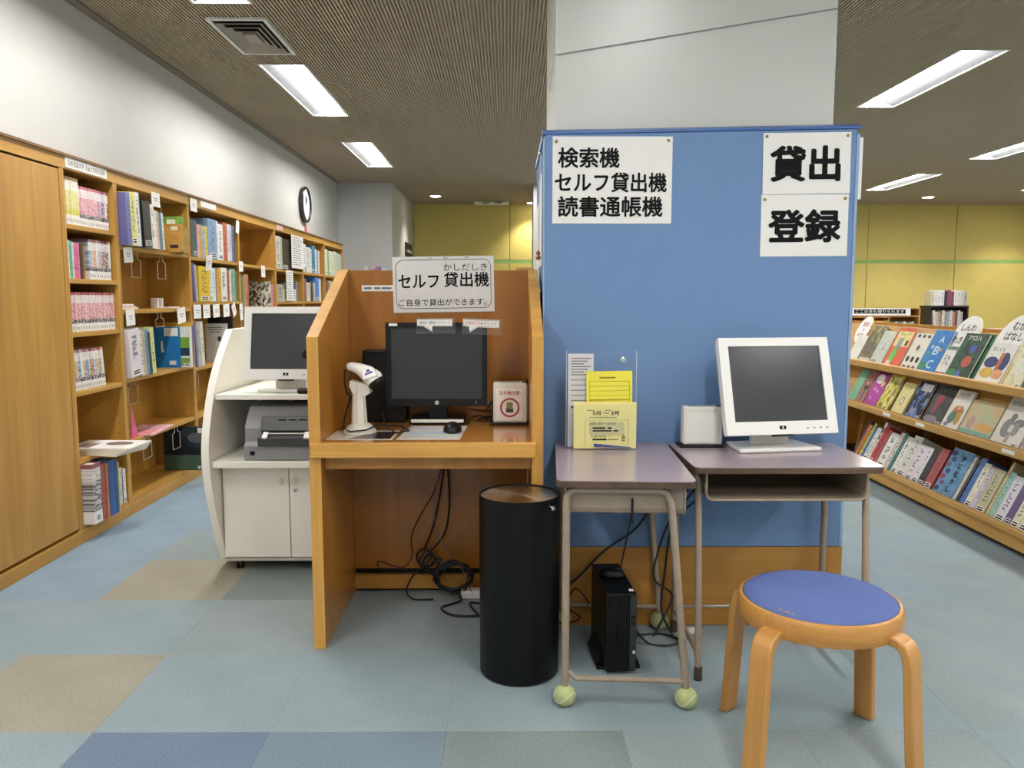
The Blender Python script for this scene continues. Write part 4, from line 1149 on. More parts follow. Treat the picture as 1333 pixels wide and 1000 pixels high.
for i, pts in enumerate([[(-0.08, 3.1, 0.79), (-0.06, 3.13, 0.82), (-0.055, 3.17, 0.79), (-0.06, 3.2, 0.745)],
                         [(-0.14, 3.22, 0.742), (-0.11, 3.18, 0.755), (-0.075, 3.14, 0.745), (-0.09, 3.11, 0.741), (-0.12, 3.13, 0.742), (-0.09, 3.19, 0.75), (-0.065, 3.225, 0.742)],
                         [(-0.15, 3.12, 0.79), (-0.11, 3.15, 0.78), (-0.07, 3.2, 0.77), (-0.06, 3.235, 0.76)]]):
    tag(MB().tube(pts, 0.003, 6).build('desk_cable', M_cable), ['short black cable rising', 'coiled black cable lying', 'black cable slanting back'][i] + ' between the black monitor and card reader', 'cable')

# cables under the booth
def smooth_pts(pts, k=6):
    P = [Vector(p) for p in pts]
    P = [P[0]] + P + [P[-1]]
    out = []
    for i in range(1, len(P) - 2):
        for j in range(k):
            u = j / k
            a, b, c, d_ = P[i - 1], P[i], P[i + 1], P[i + 2]
            out.append(0.5 * ((2 * b) + (-a + c) * u + (2 * a - 5 * b + 4 * c - d_) * u * u + (-a + 3 * b - 3 * c + d_) * u ** 3))
    out.append(P[-2])
    return out
def cable(pts, r, label, m=M_cable, name='power_cable'):
    return tag(MB().tube(smooth_pts(pts), r, 6).build(name, m, smooth=True), label, 'cable')
def bz(px, py, y=3.2):
    """world point of the booth's cable sketch: px across, py down, in centimetres-like grid"""
    return ((px - 660) * 0.00307, y, 0.565 - (py - 600) * 0.0033)
cable([bz(578, 596), bz(572, 635), bz(562, 680), bz(549, 712)], 0.0045, 'thick black cable dropping straight from the booth desktop')
cable([bz(580, 596, 3.21), bz(583, 650, 3.21), bz(577, 690, 3.2), bz(556, 715, 3.19)], 0.0045, 'black cable bowing right below the booth desktop')
cable([bz(577, 598, 3.22), bz(562, 640, 3.22), bz(545, 668, 3.22), bz(531, 696, 3.22), bz(532, 722, 3.21), bz(518, 735, 3.2), bz(488, 727, 3.2), bz(487, 736, 3.2)], 0.0025, 'thin black cable hanging left under the booth')
cable([bz(572, 610, 3.19), bz(563, 650, 3.19), bz(570, 695, 3.18), bz(600, 735, 3.17), bz(614, 765, 3.15)], 0.0018, 'thin grey cable hanging under the booth desktop', M_cable_grey)
pts = [(-0.345 + 0.035 * math.cos(a * 0.9) + 0.002 * a, 3.19 + 0.012 * math.sin(a * 0.4), 0.165 + 0.035 * math.sin(a * 0.9) - 0.0015 * a) for a in range(0, 32)]
cable(pts, 0.0045, 'tight coil of black cable under the booth', name='cable_coil')
pts = [(-0.22 + (0.07 + 0.012 * math.sin(a * 1.7)) * math.cos(a * 0.75), 3.17 + 0.02 * math.sin(a * 0.5), 0.09 + (0.06 + 0.012 * math.cos(a * 1.3)) * math.sin(a * 0.75)) for a in range(0, 44)]
cable(pts, 0.0045, 'loose tangle of black cable against the booth rail', name='cable_coil')
cable([(-0.2, 3.16, 0.03), (-0.19, 3.12, 0.006), (-0.26, 3.05, 0.006), (-0.2, 2.97, 0.006), (-0.08, 2.98, 0.006), (-0.06, 3.06, 0.006), (-0.15, 3.1, 0.006), (-0.1, 2.95, 0.006), (-0.06, 2.88, 0.006), (0.02, 2.84, 0.006)], 0.005, 'black cable looping on the carpet behind the bin')
cable([(-0.36, 3.19, 0.12), (-0.4, 3.18, 0.07), (-0.41, 3.16, 0.03), (-0.38, 3.14, 0.006), (-0.3, 3.14, 0.006)], 0.004, 'black cable curling down to the carpet under the booth')
tag(MB().box(-0.19, 0.06, 3.15, 3.2, 0.001, 0.035).build('power_strip', M_white_pl, bevel=0.006), 'white power strip on the carpet behind the black bin', 'power strip')

# ------------------------------------------------------------------ waste bin
t = thing('waste_bin', 'tall black cylindrical bin with a steel lid in front of the booth', 'bin', (0.04, 2.535, 0))
MB().lathe([(0.124, 0.001), (0.13, 0.008), (0.131, 0.56), (0.131, 0.597), (0.127, 0.597), (0.1265, 0.575)], (0.04, 2.535, 0), 56).build('body', M_black2, t, smooth=True)
M_lid = mat('bin_lid_steel', '#c2bcb0', 0.3, 1.0, var=0.05)
M_lid.node_tree.nodes['Principled BSDF'].inputs['Anisotropic'].default_value = 0.85
tn = N(M_lid.node_tree, 'ShaderNodeTangent', direction_type='RADIAL', axis='Z')
M_lid.node_tree.links.new(tn.outputs[0], M_lid.node_tree.nodes['Principled BSDF'].inputs['Tangent'])
MB().lathe([(0.126, 0.576), (0.126, 0.59), (0.122, 0.593)], (0.04, 2.535, 0), 56).build('lid', M_lid, t)
kn = MB().ball((0.143, 2.437, 0.572), 0.0085, 16, 8).build('knob', M_chrome, t, smooth=True)
MB().tube([(0.125, 2.45, 0.58), (0.142, 2.438, 0.573)], 0.003, 8).build('knob_stem', M_chrome, t)
MB().tube([(-0.03, 2.645, 0.585), (-0.032, 2.648, 0.604)], 0.0025, 6).build('hinge_pin', M_black, t)

# ------------------------------------------------------------------ white cabinet on castors
t = thing('white_cabinet', 'white rolling cabinet with curved side, shelves and two doors', 'cabinet', (-0.98, 3.75, 0))
ctrl = [(3.55, 0.04), (3.47, 0.2), (3.405, 0.37), (3.375, 0.53), (3.4, 0.67), (3.49, 0.85), (3.62, 0.99), (3.73, 1.08)]
prof = [(p.y, p.z) for p in smooth_pts([(0, a, b) for a, b in ctrl], 4)]
SP = prof + [(4.1, 1.08), (4.1, 0.04)]
MB().prism(SP, 'x', -1.31, -1.276).build('side_panel', M_pale, t, bevel=0.002)
MB().prism(SP, 'x', -0.666, -0.632).build('side_panel', M_pale, t, bevel=0.002)
MB().box(-1.275, -0.667, 3.53, 4.06, 0.058, 0.47).build('body', M_pale, t)
MB().box(-1.275, -0.667, 3.505, 4.08, 0.046, 0.0575).build('bottom_board', mat('cabinet_edge', '#c2bfb4', 0.4), t)
def cdoor(x0, x1, kx):
    d_ = MB().box(x0, x1, 3.508, 3.529, 0.062, 0.478).build('door', M_pale, t, bevel=0.0015)
    k = MB().lathe([(0.005, 0), (0.005, 0.008), (0.011, 0.012), (0.012, 0.02), (0.007, 0.024)], (0, 0, 0), 18, M=Matrix.Translation((kx, 3.508, 0.418)) @ Matrix.Rotation(PI / 2, 4, 'X')).build('knob', M_offwhite, d_, smooth=True, shift=False)
    k.location = -Vector(t['_base'])
    return d_
cdoor(-1.27, -0.976, -1.01)
dr = cdoor(-0.972, -0.672, -0.948)
k = MB().lathe([(0.011, 0), (0.011, 0.005), (0.006, 0.006), (0.004, 0.004)], (0, 0, 0), 18, M=Matrix.Translation((-0.945, 3.508, 0.372)) @ Matrix.Rotation(PI / 2, 4, 'X')).build('lock', M_chrome, dr, smooth=True, shift=False)
k.location = -Vector(t['_base'])
MB().box(-1.275, -0.667, 3.405, 4.06, 0.492, 0.52).build('shelf', M_pale, t, bevel=0.003)
MB().box(-1.275, -0.667, 3.47, 4.06, 0.782, 0.806).build('shelf', M_pale, t, bevel=0.003)
MB().box(-1.275, -0.667, 4.061, 4.08, 0.47, 0.98).build('back_panel', M_pale, t)
for x, y in ((-1.215, 3.545), (-0.72, 3.545), (-1.22, 4.02), (-0.72, 4.02)):
    c = MB().box(x - 0.014, x + 0.014, y - 0.014, y + 0.014, 0.024, 0.0458).build('caster', M_chrome, t)
    w = MB()
    for s in (-0.013, 0.005):
        w.lathe([(0.01, 0), (0.0215, 0.001), (0.0215, 0.008), (0.01, 0.009)], (0, 0, 0), 18, M=Matrix.Translation((x + s, y - 0.008, 0.022)) @ Matrix.Rotation(PI / 2, 4, 'Y'))
    w = w.build('wheel', M_black, c, smooth=True, shift=False)
    w.location = -Vector(t['_base'])
MB().lathe([(0.012, 0), (0.016, 0.008), (0.004, 0.014)], (0, 0, 0), 14, M=Matrix.Translation((-0.985, 3.62, 0.772)) @ Matrix.Rotation(PI, 4, 'X')).build('cable_grommet', mat('cork', '#b8a06a', 0.6), t)

def white_monitor(loc, rz, tilt, w, h, pz, py, base, label):
    t = frame_thing('white_monitor', label, 'monitor', TRS(loc, rz=rz))
    bw, bd = base
    MB().prism([(-bw / 2, -bd / 2), (bw / 2, -bd / 2), (bw / 2 - 0.02, bd / 2), (-bw / 2 + 0.02, bd / 2)], 'z', 0.0, 0.014).build('base', M_white_pl, t, shift=False, bevel=0.005, segs=3)
    MB().box(-0.07, 0.07, py + 0.03, py + 0.05, 0.0145, pz + 0.02).build('neck', M_offwhite, t, shift=False, bevel=0.003)
    Mp = Matrix.Translation((0, py, pz)) @ Matrix.Rotation(-tilt, 4, 'X')
    a, b = w / 2, h / 2
    MB().box(-a + 0.004, a - 0.004, 0.002, 0.03, -b + 0.004, b - 0.004, M=Mp).build('housing', M_offwhite, t, shift=False, bevel=0.006)
    f = MB()
    sx, st, sb = 0.033, 0.03, 0.045
    f.box(-a, -a + sx, -0.014, 0.008, -b, b, M=Mp)
    f.box(a - sx, a, -0.014, 0.008, -b, b, M=Mp)
    f.box(-a + sx, a - sx, -0.014, 0.008, b - st, b, M=Mp)
    f.box(-a + sx, a - sx, -0.014, 0.008, -b, -b + sb, M=Mp)
    be = f.build('bezel', M_white_pl, t, shift=False)
    MB().box(-a + sx, a - sx, -0.009, 0.001, -b + sb, b - st, M=Mp).build('screen', M_screen, t, shift=False)
    MB().box(-0.012, 0.012, -0.0148, -0.0138, -b + 0.017, -b + 0.029, M=Mp).build('logo', M_ink, be, shift=False)
    MB().box(-0.002, 0.002, -0.0151, -0.0146, -b + 0.019, -b + 0.027, M=Mp).build('logo_gap', M_white_pl, be, shift=False)
    for k in range(4):
        MB().box(a - 0.115 + 0.024 * k, a - 0.108 + 0.024 * k, -0.0148, -0.0138, -b + 0.018, -b + 0.022, M=Mp).build('button', M_greyink, be, shift=False)
    MB().box(-0.035, 0.035, -0.013, 0.004, -b - 0.006, -b, M=Mp).build('card_slot', M_black, t, shift=False)
    return t
white_monitor((-0.975, 3.62, 0.8065), R(-1), R(12), 0.385, 0.325, 0.218, -0.06, (0.27, 0.17), 'white monitor on top of the white rolling cabinet')
flat_paper([(-1.2, 3.55), (-1.13, 3.5), (-0.95, 3.5), (-1.0, 3.53)], 0.8064, 'green_slip', mat('green_slip', '#c6d8bc', 0.5), 'pale green slip under the white cabinet monitor')
t = thing('cabinet_scanner', 'black scanner half hidden behind the booth on the white cabinet', 'scanner', (-0.87, 3.5, 0.8065))
MB().box(-0.92, -0.83, 3.476, 3.528, 0.8065, 0.83).build('base', M_black, t, bevel=0.008)
MB().tube([(-0.85, 3.5, 0.83), (-0.84, 3.495, 0.88), (-0.84, 3.49, 0.94), (-0.85, 3.475, 0.97), (-0.875, 3.455, 0.985)], [0.01, 0.009, 0.009, 0.02, 0.022], 10).build('head', M_black, t, smooth=True)

# passbook printer
t = thing('passbook_printer', 'grey passbook printer with dark front on the cabinet middle shelf', 'printer', (-0.95, 3.6, 0.5205))
PB = [(3.43, 0.5205), (3.43, 0.585), (3.45, 0.6), (3.45, 0.66), (3.47, 0.69), (3.53, 0.745), (3.72, 0.755), (3.82, 0.74), (3.82, 0.5205)]
M_pg = mat('printer_grey', '#8d8e8f', 0.45, var=0.02)
M_pd = mat('printer_dark', '#3d3f40', 0.4)
MB().prism(PB, 'x', -1.145, -0.72).build('housing', M_pg, t, bevel=0.004)
MB().prism([(3.418, 0.585), (3.418, 0.62), (3.432, 0.625), (3.44, 0.63), (3.47, 0.585)], 'x', -1.08, -0.74).build('feed_tray', M_pd, t)
MB().prism([(3.44, 0.65), (3.462, 0.694), (3.478, 0.71), (3.5, 0.7), (3.5, 0.65)], 'x', -1.075, -0.74).build('control_panel', M_pd, t, bevel=0.003)
for k in range(4):
    MB().box(-1.0 + 0.045 * k, -0.965 + 0.045 * k, 3.461, 3.468, 0.692, 0.698).build('key', M_ink, t)
MB().box(-1.07, -0.745, 3.446, 3.4495, 0.632, 0.652).build('feed_slot', M_black2, t)
MB().box(-1.05, -0.86, 3.436, 3.444, 0.6365, 0.641).build('guide_rail', M_white_pl, t)
for x in (-1.06, -0.88):
    MB().prism([(3.412, 0.62), (3.412, 0.626), (3.44, 0.645), (3.446, 0.645), (3.446, 0.638)], 'x', x, x + 0.022).build('paper_guide', M_white_pl, t)
MB().box(-1.118, -1.098, 3.4285, 3.4305, 0.545, 0.562).build('power_switch', M_ink, t)

# ------------------------------------------------------------------ school desks
M_top = mat('desk_laminate', '#a3939a', 0.16, var=0.04, vscale=4)
M_topedge = wood('desk_edge', '#40301f', '#665040', 'x', 0.5)
def rrect(a, b, r, k=5):
    pts = []
    for (sx, sy, a0) in ((1, 1, 0), (-1, 1, 90), (-1, -1, 180), (1, -1, 270)):
        pts += [(sx * (a - r) + r * math.cos(R(a0 + 90 * i / k)), sy * (b - r) + r * math.sin(R(a0 + 90 * i / k))) for i in range(k + 1)]
    return pts
def school_desk(loc, rz, w, d, label, balls):
    """local: opening towards -y; side frames at +-x with an upright leg at the back and a raked leg in front"""
    t = frame_thing('school_desk', label, 'desk', TRS(loc, rz=rz), 'school desks')
    H = 0.7
    tp = MB().prism(rrect(w / 2, d / 2, 0.022), 'z', H - 0.021, H - 0.003).build('top_core', M_topedge, t, shift=False)
    MB().prism(rrect(w / 2 - 0.001, d / 2 - 0.001, 0.022), 'z', H - 0.003, H).build('top', M_top, t, shift=False)
    # steel book box
    bw, bd = w / 2 - 0.045, d / 2 - 0.03
    z0, z1 = H - 0.112, H - 0.023
    e = 0.003
    prof = [(-bw, z1), (-bw, z0 + 0.02), (-bw + 0.006, z0 + 0.006), (-bw + 0.02, z0), (bw - 0.02, z0), (bw - 0.006, z0 + 0.006), (bw, z0 + 0.02), (bw, z1)]
    inner = [(x * (bw - e) / bw, z + (e if z < z0 + 0.03 else 0)) for x, z in prof][::-1]
    poly = prof + inner
    n_ = len(prof)
    mb = MB()
    vs_ = [(x, y, z) for y in (-bd, bd) for x, z in poly]
    m_ = len(poly)
    fs = []
    for i in range(m_):
        j = (i + 1) % m_
        fs.append((i, j, m_ + j, m_ + i))
    for i in range(n_ - 1):
        fs.append((i, i + 1, m_ - 2 - i, m_ - 1 - i))
        fs.append((m_ + i, m_ + m_ - 1 - i, m_ + m_ - 2 - i, m_ + i + 1))
    mb.add(vs_, fs)
    mb.build('book_box', M_tan, t, shift=False)
    MB().prism(prof, 'y', bd - 0.003, bd).build('box_back', M_tan, t, shift=False)
    MB().tube([(x, -bd - 0.002, z) for x, z in prof], 0.004, 6).build('box_rim', M_tan, t, shift=False)
    for s in (-1, 1):
        x = s * (w / 2 - 0.03)
        yb, yf = d / 2 - 0.03, -d / 2 + 0.075
        zt = H - 0.034
        foot0 = 0.045 if balls else 0.0
        arc = [(x, yb, foot0), (x, yb, zt - 0.03), (x, yb - 0.006, zt - 0.01), (x, yb - 0.025, zt), (x, yf + 0.03, zt), (x, yf + 0.008, zt - 0.008), (x, yf - 0.006, zt - 0.035), (x + s * 0.0, -d / 2 + 0.012, foot0)]
        MB().tube(arc, 0.0115, 10).build('leg_frame', M_tan, t, shift=False, smooth=True)
        MB().tube([(x, yb - 0.008, 0.11), (x, yb - 0.03, 0.087), (x, -d / 2 + 0.06, 0.085), (x, -d / 2 + 0.02, 0.085)], 0.009, 8).build('foot_bar', M_tan, t, shift=False, smooth=True)
        for (fy, fr) in ((yb, 0), (-d / 2 + 0.012, 1)):
            if balls:
                bl = MB().ball((x, fy, 0.0335), 0.033, 24, 14).build('tennis_ball', mat('tennis_felt', '#b2bb84', 0.95, var=0.12, vscale=60, bump=0.5, bscale=400), t, shift=False, smooth=True)
                pts = [(x + 0.0332 * math.cos(a) * math.cos(0.5 * math.sin(2 * a)), fy + 0.0332 * math.sin(a) * math.cos(0.5 * math.sin(2 * a)), 0.0335 + 0.0332 * math.sin(0.5 * math.sin(2 * a))) for a in [2 * PI * k / 40 for k in range(41)]]
                MB().tube(pts, 0.0012, 5).build('seam', mat('ball_seam', '#d9dccb', 0.8), bl, shift=False)
            else:
                MB().tube([(x, fy, 0.0005), (x, fy, 0.045)], 0.0135, 10).build('foot_cap', mat('brown_rubber', '#4b3d33', 0.6), t, shift=False)
        hook = [(x + s * 0.002, -0.02, z0 + 0.055), (x + s * 0.006, -0.02, z0 + 0.0), (x + s * 0.016, -0.02, z0 - 0.012), (x + s * 0.026, -0.02, z0 - 0.003)]
        MB().tube(smooth_pts(hook, 4), 0.0035, 6).build('bag_hook', M_black, t, shift=False)
    if not balls:
        MB().tube([(-w / 2 + 0.03, d / 2 - 0.035, 0.1), (w / 2 - 0.03, d / 2 - 0.035, 0.1)], 0.007, 8).build('cross_bar', M_chrome, t, shift=False)
    return t
school_desk((0.362, 2.578, 0), PI / 2 - R(3), 0.64, 0.405, 'school desk on tennis ball feet seen from its end', True)
school_desk((0.885, 2.655, 0), 0, 0.6, 0.42, 'school desk with open book box below the white monitor', False)
white_monitor((0.925, 2.765, 0.7005), R(9), R(17), 0.405, 0.338, 0.222, -0.03, (0.3, 0.165), 'white monitor standing on the right school desk')
card_reader(0.69, 2.775, 0.7005, 0.14, 0.145, 0.05, 'plain white card reader left of the desk monitor', False)

# brochure holder with leaflets
t = thing('brochure_holder', 'clear acrylic leaflet holder standing on the left desk', 'leaflet holder', (0.33, 2.76, 0.7005))
M_ac = clear_plastic()
MB().box(0.207, 0.453, 2.778, 2.781, 0.7035, 1.042).build('back_plate', M_ac, t)
for x in (0.2065, 0.4515):
    MB().box(x, x + 0.002, 2.777, 2.782, 0.7035, 1.042).build('edge', mat('acrylic_edge', '#c9d3dc', 0.15), t)
MB().box(0.207, 0.453, 2.728, 2.781, 0.7005, 0.7035).build('foot_plate', M_ac, t)
MB().box(0.207, 0.453, 2.728, 2.73, 0.7035, 0.86).build('front_plate', M_ac, t)
for x in (0.207, 0.4505):
    MB().box(x, x + 0.0025, 2.7305, 2.7775, 0.7035, 0.86).build('side_plate', M_ac, t)
MB().lathe([(0.011, 0), (0.011, 0.002), (0.006, 0.003)], (0, 0, 0), 16, M=Matrix.Translation((0.405, 2.7775, 1.01)) @ Matrix.Rotation(PI / 2, 4, 'X')).build('suction_hook', M_chrome, t)
o = sheet('leaflet', 0.213, 0.302, 0.704, 1.032, 2.7745, 'white leaflet at the left of the clear holder', 'leaflet', mat('leaflet_paper', '#d5d3d3', 0.5, var=0.03))
bars(M_greyink, o, [(0.01, 0.08 - 0.012 * (i % 3), 0.31 - 0.0095 * i, 0.3135 - 0.0095 * i) for i in range(7)] + [(0.01, 0.08, 0.235 - 0.018 * i, 0.2375 - 0.018 * i) for i in range(5)] + [(0.01, 0.08, 0.137, 0.145)], 0.001)
M_yel = mat('yellow_form', '#ece24a', 0.55, var=0.02)
o = sheet('yellow_form', 0.279, 0.438, 0.704, 0.972, 2.756, 'bright yellow form behind the pale yellow cards', 'form', M_yel, R(0.8))
bars(mat('form_ink', '#8a7f2c', 0.6), o, [(0.045, 0.1, 0.243, 0.2475)] + [(0.01, 0.15, 0.232 - 0.0165 * i, 0.2328 - 0.0165 * i) for i in range(8)] + [(0.01, 0.0108, 0.115, 0.232), (0.149, 0.15, 0.115, 0.232), (0.01, 0.15, 0.168, 0.1695)], 0.001)
M_py = mat('pale_yellow_card', '#f0e392', 0.55, var=0.02)
o = sheet('opening_hours_card', 0.231, 0.4485, 0.704, 0.867, 2.7385, 'pale yellow card with dates at the front of the holder', 'card', M_py)
letters('5月 ～ 3月', M_ink, o, 0.066, 0.156, 0.117, 0.132, 0.001, 0.01)
bars(M_greyink, o, [(0.045, 0.07, 0.133, 0.1355), (0.108, 0.13, 0.133, 0.1355), (0.055, 0.15, 0.1085, 0.1105)], 0.0008)
MB().prism([(x + 0.115, y + 0.07) for x, y in rrect(0.062, 0.024, 0.01)], 'z', 0.0, 0.0005).build('grey_panel', mat('grey_panel', '#cfc890', 0.6), o, shift=False)
letters('5月1日～29日', M_ink, o, 0.056, 0.145, 0.083, 0.0915, 0.0012, 0.0)
bars(M_ink, o, [(0.066, 0.11, 0.069, 0.075), (0.118, 0.132, 0.069, 0.075), (0.066, 0.132, 0.06, 0.065), (0.138, 0.155, 0.06, 0.065), (0.066, 0.115, 0.029, 0.035), (0.12, 0.155, 0.031, 0.033)], 0.0012)
letters('5月30日～', M_ink, o, 0.06, 0.13, 0.039, 0.047, 0.0012, 0.0)
bars(M_greyink, o, [(0.04, 0.19, 0.1, 0.1008), (0.04, 0.0408, 0.012, 0.1), (0.189, 0.19, 0.012, 0.1)], 0.0008)
letters('合', M_ink, o, 0.166, 0.18, 0.025, 0.05, 0.0012, 0.01, name='emblem')
t = thing('blue_pen', 'flat blue pen lying at the bottom of the leaflet holder', 'pen', (0.35, 2.734, 0.72))
MB().prism([(0.3, 0.722), (0.335, 0.719), (0.335, 0.711), (0.303, 0.711)], 'y', 2.7315, 2.736).build('cap', mat('pen_blue', '#3a479c', 0.4), t)
MB().prism([(0.336, 0.7185), (0.43, 0.7095), (0.43, 0.707), (0.336, 0.7105)], 'y', 2.7315, 2.736).build('barrel', mat('pen_blue2', '#46509a', 0.3), t)

# small black computer under the left desk
t = frame_thing('mini_computer', 'black slim computer on its foot stand under the left desk', 'computer', TRS((0.362, 2.63, 0), rz=R(3)))
MB().box(-0.05, 0.05, -0.14, 0.16, 0.0125, 0.275).build('case', M_black2, t, shift=False, bevel=0.004)
MB().box(-0.072, 0.076, -0.1, 0.1, 0.0, 0.012).build('stand', M_black2, t, shift=False, bevel=0.004)
for s in (-1, 1):
    MB().prism([(s * 0.0505, 0.0125), (s * 0.074, 0.0125), (s * 0.0505, 0.07)], 'y', -0.08, 0.08).build('stand_wing', M_black2, t, shift=False)
for k in range(9):
    MB().box(-0.046 + 0.008 * k, -0.041 + 0.008 * k, -0.144, -0.1395, 0.02, 0.265).build('front_rib', M_black, t, shift=False)
MB().box(0.028, 0.049, -0.145, -0.1395, 0.02, 0.268).build('port_panel', mat('port_grey', '#2b2e33', 0.4), t, shift=False)
for k in range(2):
    for q in range(2):
        MB().box(0.032 + 0.008 * q, 0.037 + 0.008 * q, -0.1465, -0.1448, 0.17 + 0.022 * k, 0.182 + 0.022 * k).build('usb_port', M_ink, t, shift=False)
MB().box(0.038, 0.046, -0.1465, -0.1448, 0.075, 0.085).build('sticker', M_white, t, shift=False)
MB().box(0.03, 0.045, -0.12, -0.1, 0.2752, 0.2762).build('label', M_white, t, shift=False)
t = frame_thing('spare_mouse', 'black mouse lying on top of the slim computer', 'mouse', TRS((0.357, 2.66, 0.2758), rz=R(70)))
MB().lathe([(r * 0.03, z * 0.03) for r, z in [(0.9, 0.0), (1.0, 0.15), (0.97, 0.45), (0.75, 0.8), (0.35, 0.98), (0.02, 1.0)]], (0, 0, 0), 20, sy=1.5).build('shell', M_black, t, shift=False, smooth=True)
MB().box(-0.004, 0.004, -0.03, -0.012, 0.0245, 0.0275).build('wheel', M_chrome, t, shift=False)
cable([(0.62, 2.84, 0.58), (0.55, 2.85, 0.5), (0.47, 2.86, 0.38), (0.36, 2.86, 0.3), (0.26, 2.85, 0.2), (0.2, 2.84, 0.16)], 0.0045, 'thick black cable slanting down behind the left desk')
cable([(0.72, 2.845, 0.58), (0.66, 2.85, 0.5), (0.6, 2.855, 0.42), (0.555, 2.85, 0.3), (0.54, 2.84, 0.2), (0.6, 2.82, 0.15), (0.585, 2.8, 0.1), (0.53, 2.78, 0.006)], 0.004, 'black cable hanging from the right desk and curling down')
cable([(0.74, 2.85, 0.57), (0.68, 2.855, 0.48), (0.61, 2.86, 0.41), (0.58, 2.855, 0.2), (0.57, 2.84, 0.08), (0.6, 2.78, 0.006)], 0.004, 'second black cable hanging from the right desk')
cable([(0.47, 2.855, 0.55), (0.45, 2.86, 0.4), (0.42, 2.85, 0.25), (0.4, 2.83, 0.15)], 0.003, 'thin black cable behind the slim computer')
cable([(0.44, 2.7, 0.08), (0.5, 2.72, 0.006), (0.57, 2.7, 0.006), (0.62, 2.74, 0.006), (0.56, 2.8, 0.006), (0.47, 2.79, 0.006), (0.44, 2.76, 0.03)], 0.004, 'black cable looping on the carpet beside the slim computer')
cable([(0.3, 2.8, 0.12), (0.25, 2.82, 0.17), (0.22, 2.83, 0.1), (0.27, 2.84, 0.05), (0.2, 2.84, 0.03), (0.16, 2.83, 0.08)], 0.003, 'black cable curls left of the slim computer')
tag(MB().box(0.66, 0.7, 2.8, 2.83, 0.0005, 0.02).build('white_plug', M_white_pl, bevel=0.005), 'small white plug on the carpet behind the right desk', 'plug')

# ------------------------------------------------------------------ round stool
t = frame_thing('round_stool', 'round wooden stool with a worn blue fabric seat', 'stool', TRS((0.832, 2.055, 0), rz=R(-7)))
M_seat = fabric('blue_seat', '#6777aa', '#4d5d92', 600, 0.9, 0.25, 0.25)
MB().lathe([(0.185, 0.375), (0.206, 0.378), (0.209, 0.39), (0.209, 0.422), (0.204, 0.432), (0.196, 0.434), (0.194, 0.425)], (0, 0, 0), 64).build('rim', wood('wood_stool_rim', '#b07733', '#cb9650', 'x', 0.28, 0.25), t, shift=False, smooth=True)
st = MB().lathe([(0.193, 0.426), (0.194, 0.434), (0.188, 0.44), (0.16, 0.444), (0.08, 0.446), (0.005, 0.4462)], (0, 0, 0), 64).build('seat_pad', M_seat, t, shift=False, smooth=True)
M_worn = mat('worn_patch', '#8c8577', 0.9, var=0.3, vscale=120)
for (a, rr, s_) in ((225, 0.179, 0.006), (231, 0.182, 0.008), (236, 0.184, 0.005)):
    MB().lathe([(s_, 0), (s_ * 0.8, 0.0016)], (rr * math.cos(R(a)), rr * math.sin(R(a)), 0.4405), 9, sx=1.4, sy=0.6).build('worn_spot', M_worn, st, shift=False)
for k in range(4):
    a = R(45 + 90 * k)
    ca, sa = math.cos(a), math.sin(a)
    path = [(0.13, 0.385), (0.2, 0.387), (0.222, 0.385), (0.238, 0.376), (0.247, 0.36), (0.252, 0.335), (0.262, 0.2), (0.276, 0.0005)]
    # flat bent strip
    half, th = 0.028, 0.024
    vs_ = []
    for i, (r_, z_) in enumerate(path):
        p0 = path[max(0, i - 1)]; p1 = path[min(len(path) - 1, i + 1)]
        tx, tz = p1[0] - p0[0], p1[1] - p0[1]
        l_ = math.hypot(tx, tz)
        nx, nz = -tz / l_, tx / l_
        if i == len(path) - 1:
            nx, nz = 1, 0
            nx = -nx
            nx = 1
        for sgn, off in ((-1, 0.0), (1, 0.0), (1, th), (-1, th)):
            rr = r_ + nx * (off - th * 0.5) if i < len(path) - 1 else r_ + (off - th * 0.5)
            zz = z_ + nz * (off - th * 0.5) if i < len(path) - 1 else z_
            vs_.append((rr * ca - sgn * half * sa, rr * sa + sgn * half * ca, zz))
    m_ = len(path)
    fs = [(4 * i + j, 4 * i + (j + 1) % 4, 4 * (i + 1) + (j + 1) % 4, 4 * (i + 1) + j) for i in range(m_ - 1) for j in range(4)]
    fs += [(3, 2, 1, 0), tuple(range(4 * (m_ - 1), 4 * m_))]
    MB().add(vs_, fs).build('leg', M_stool_wood, t, shift=False, bevel=0.005, segs=3, smooth=True)

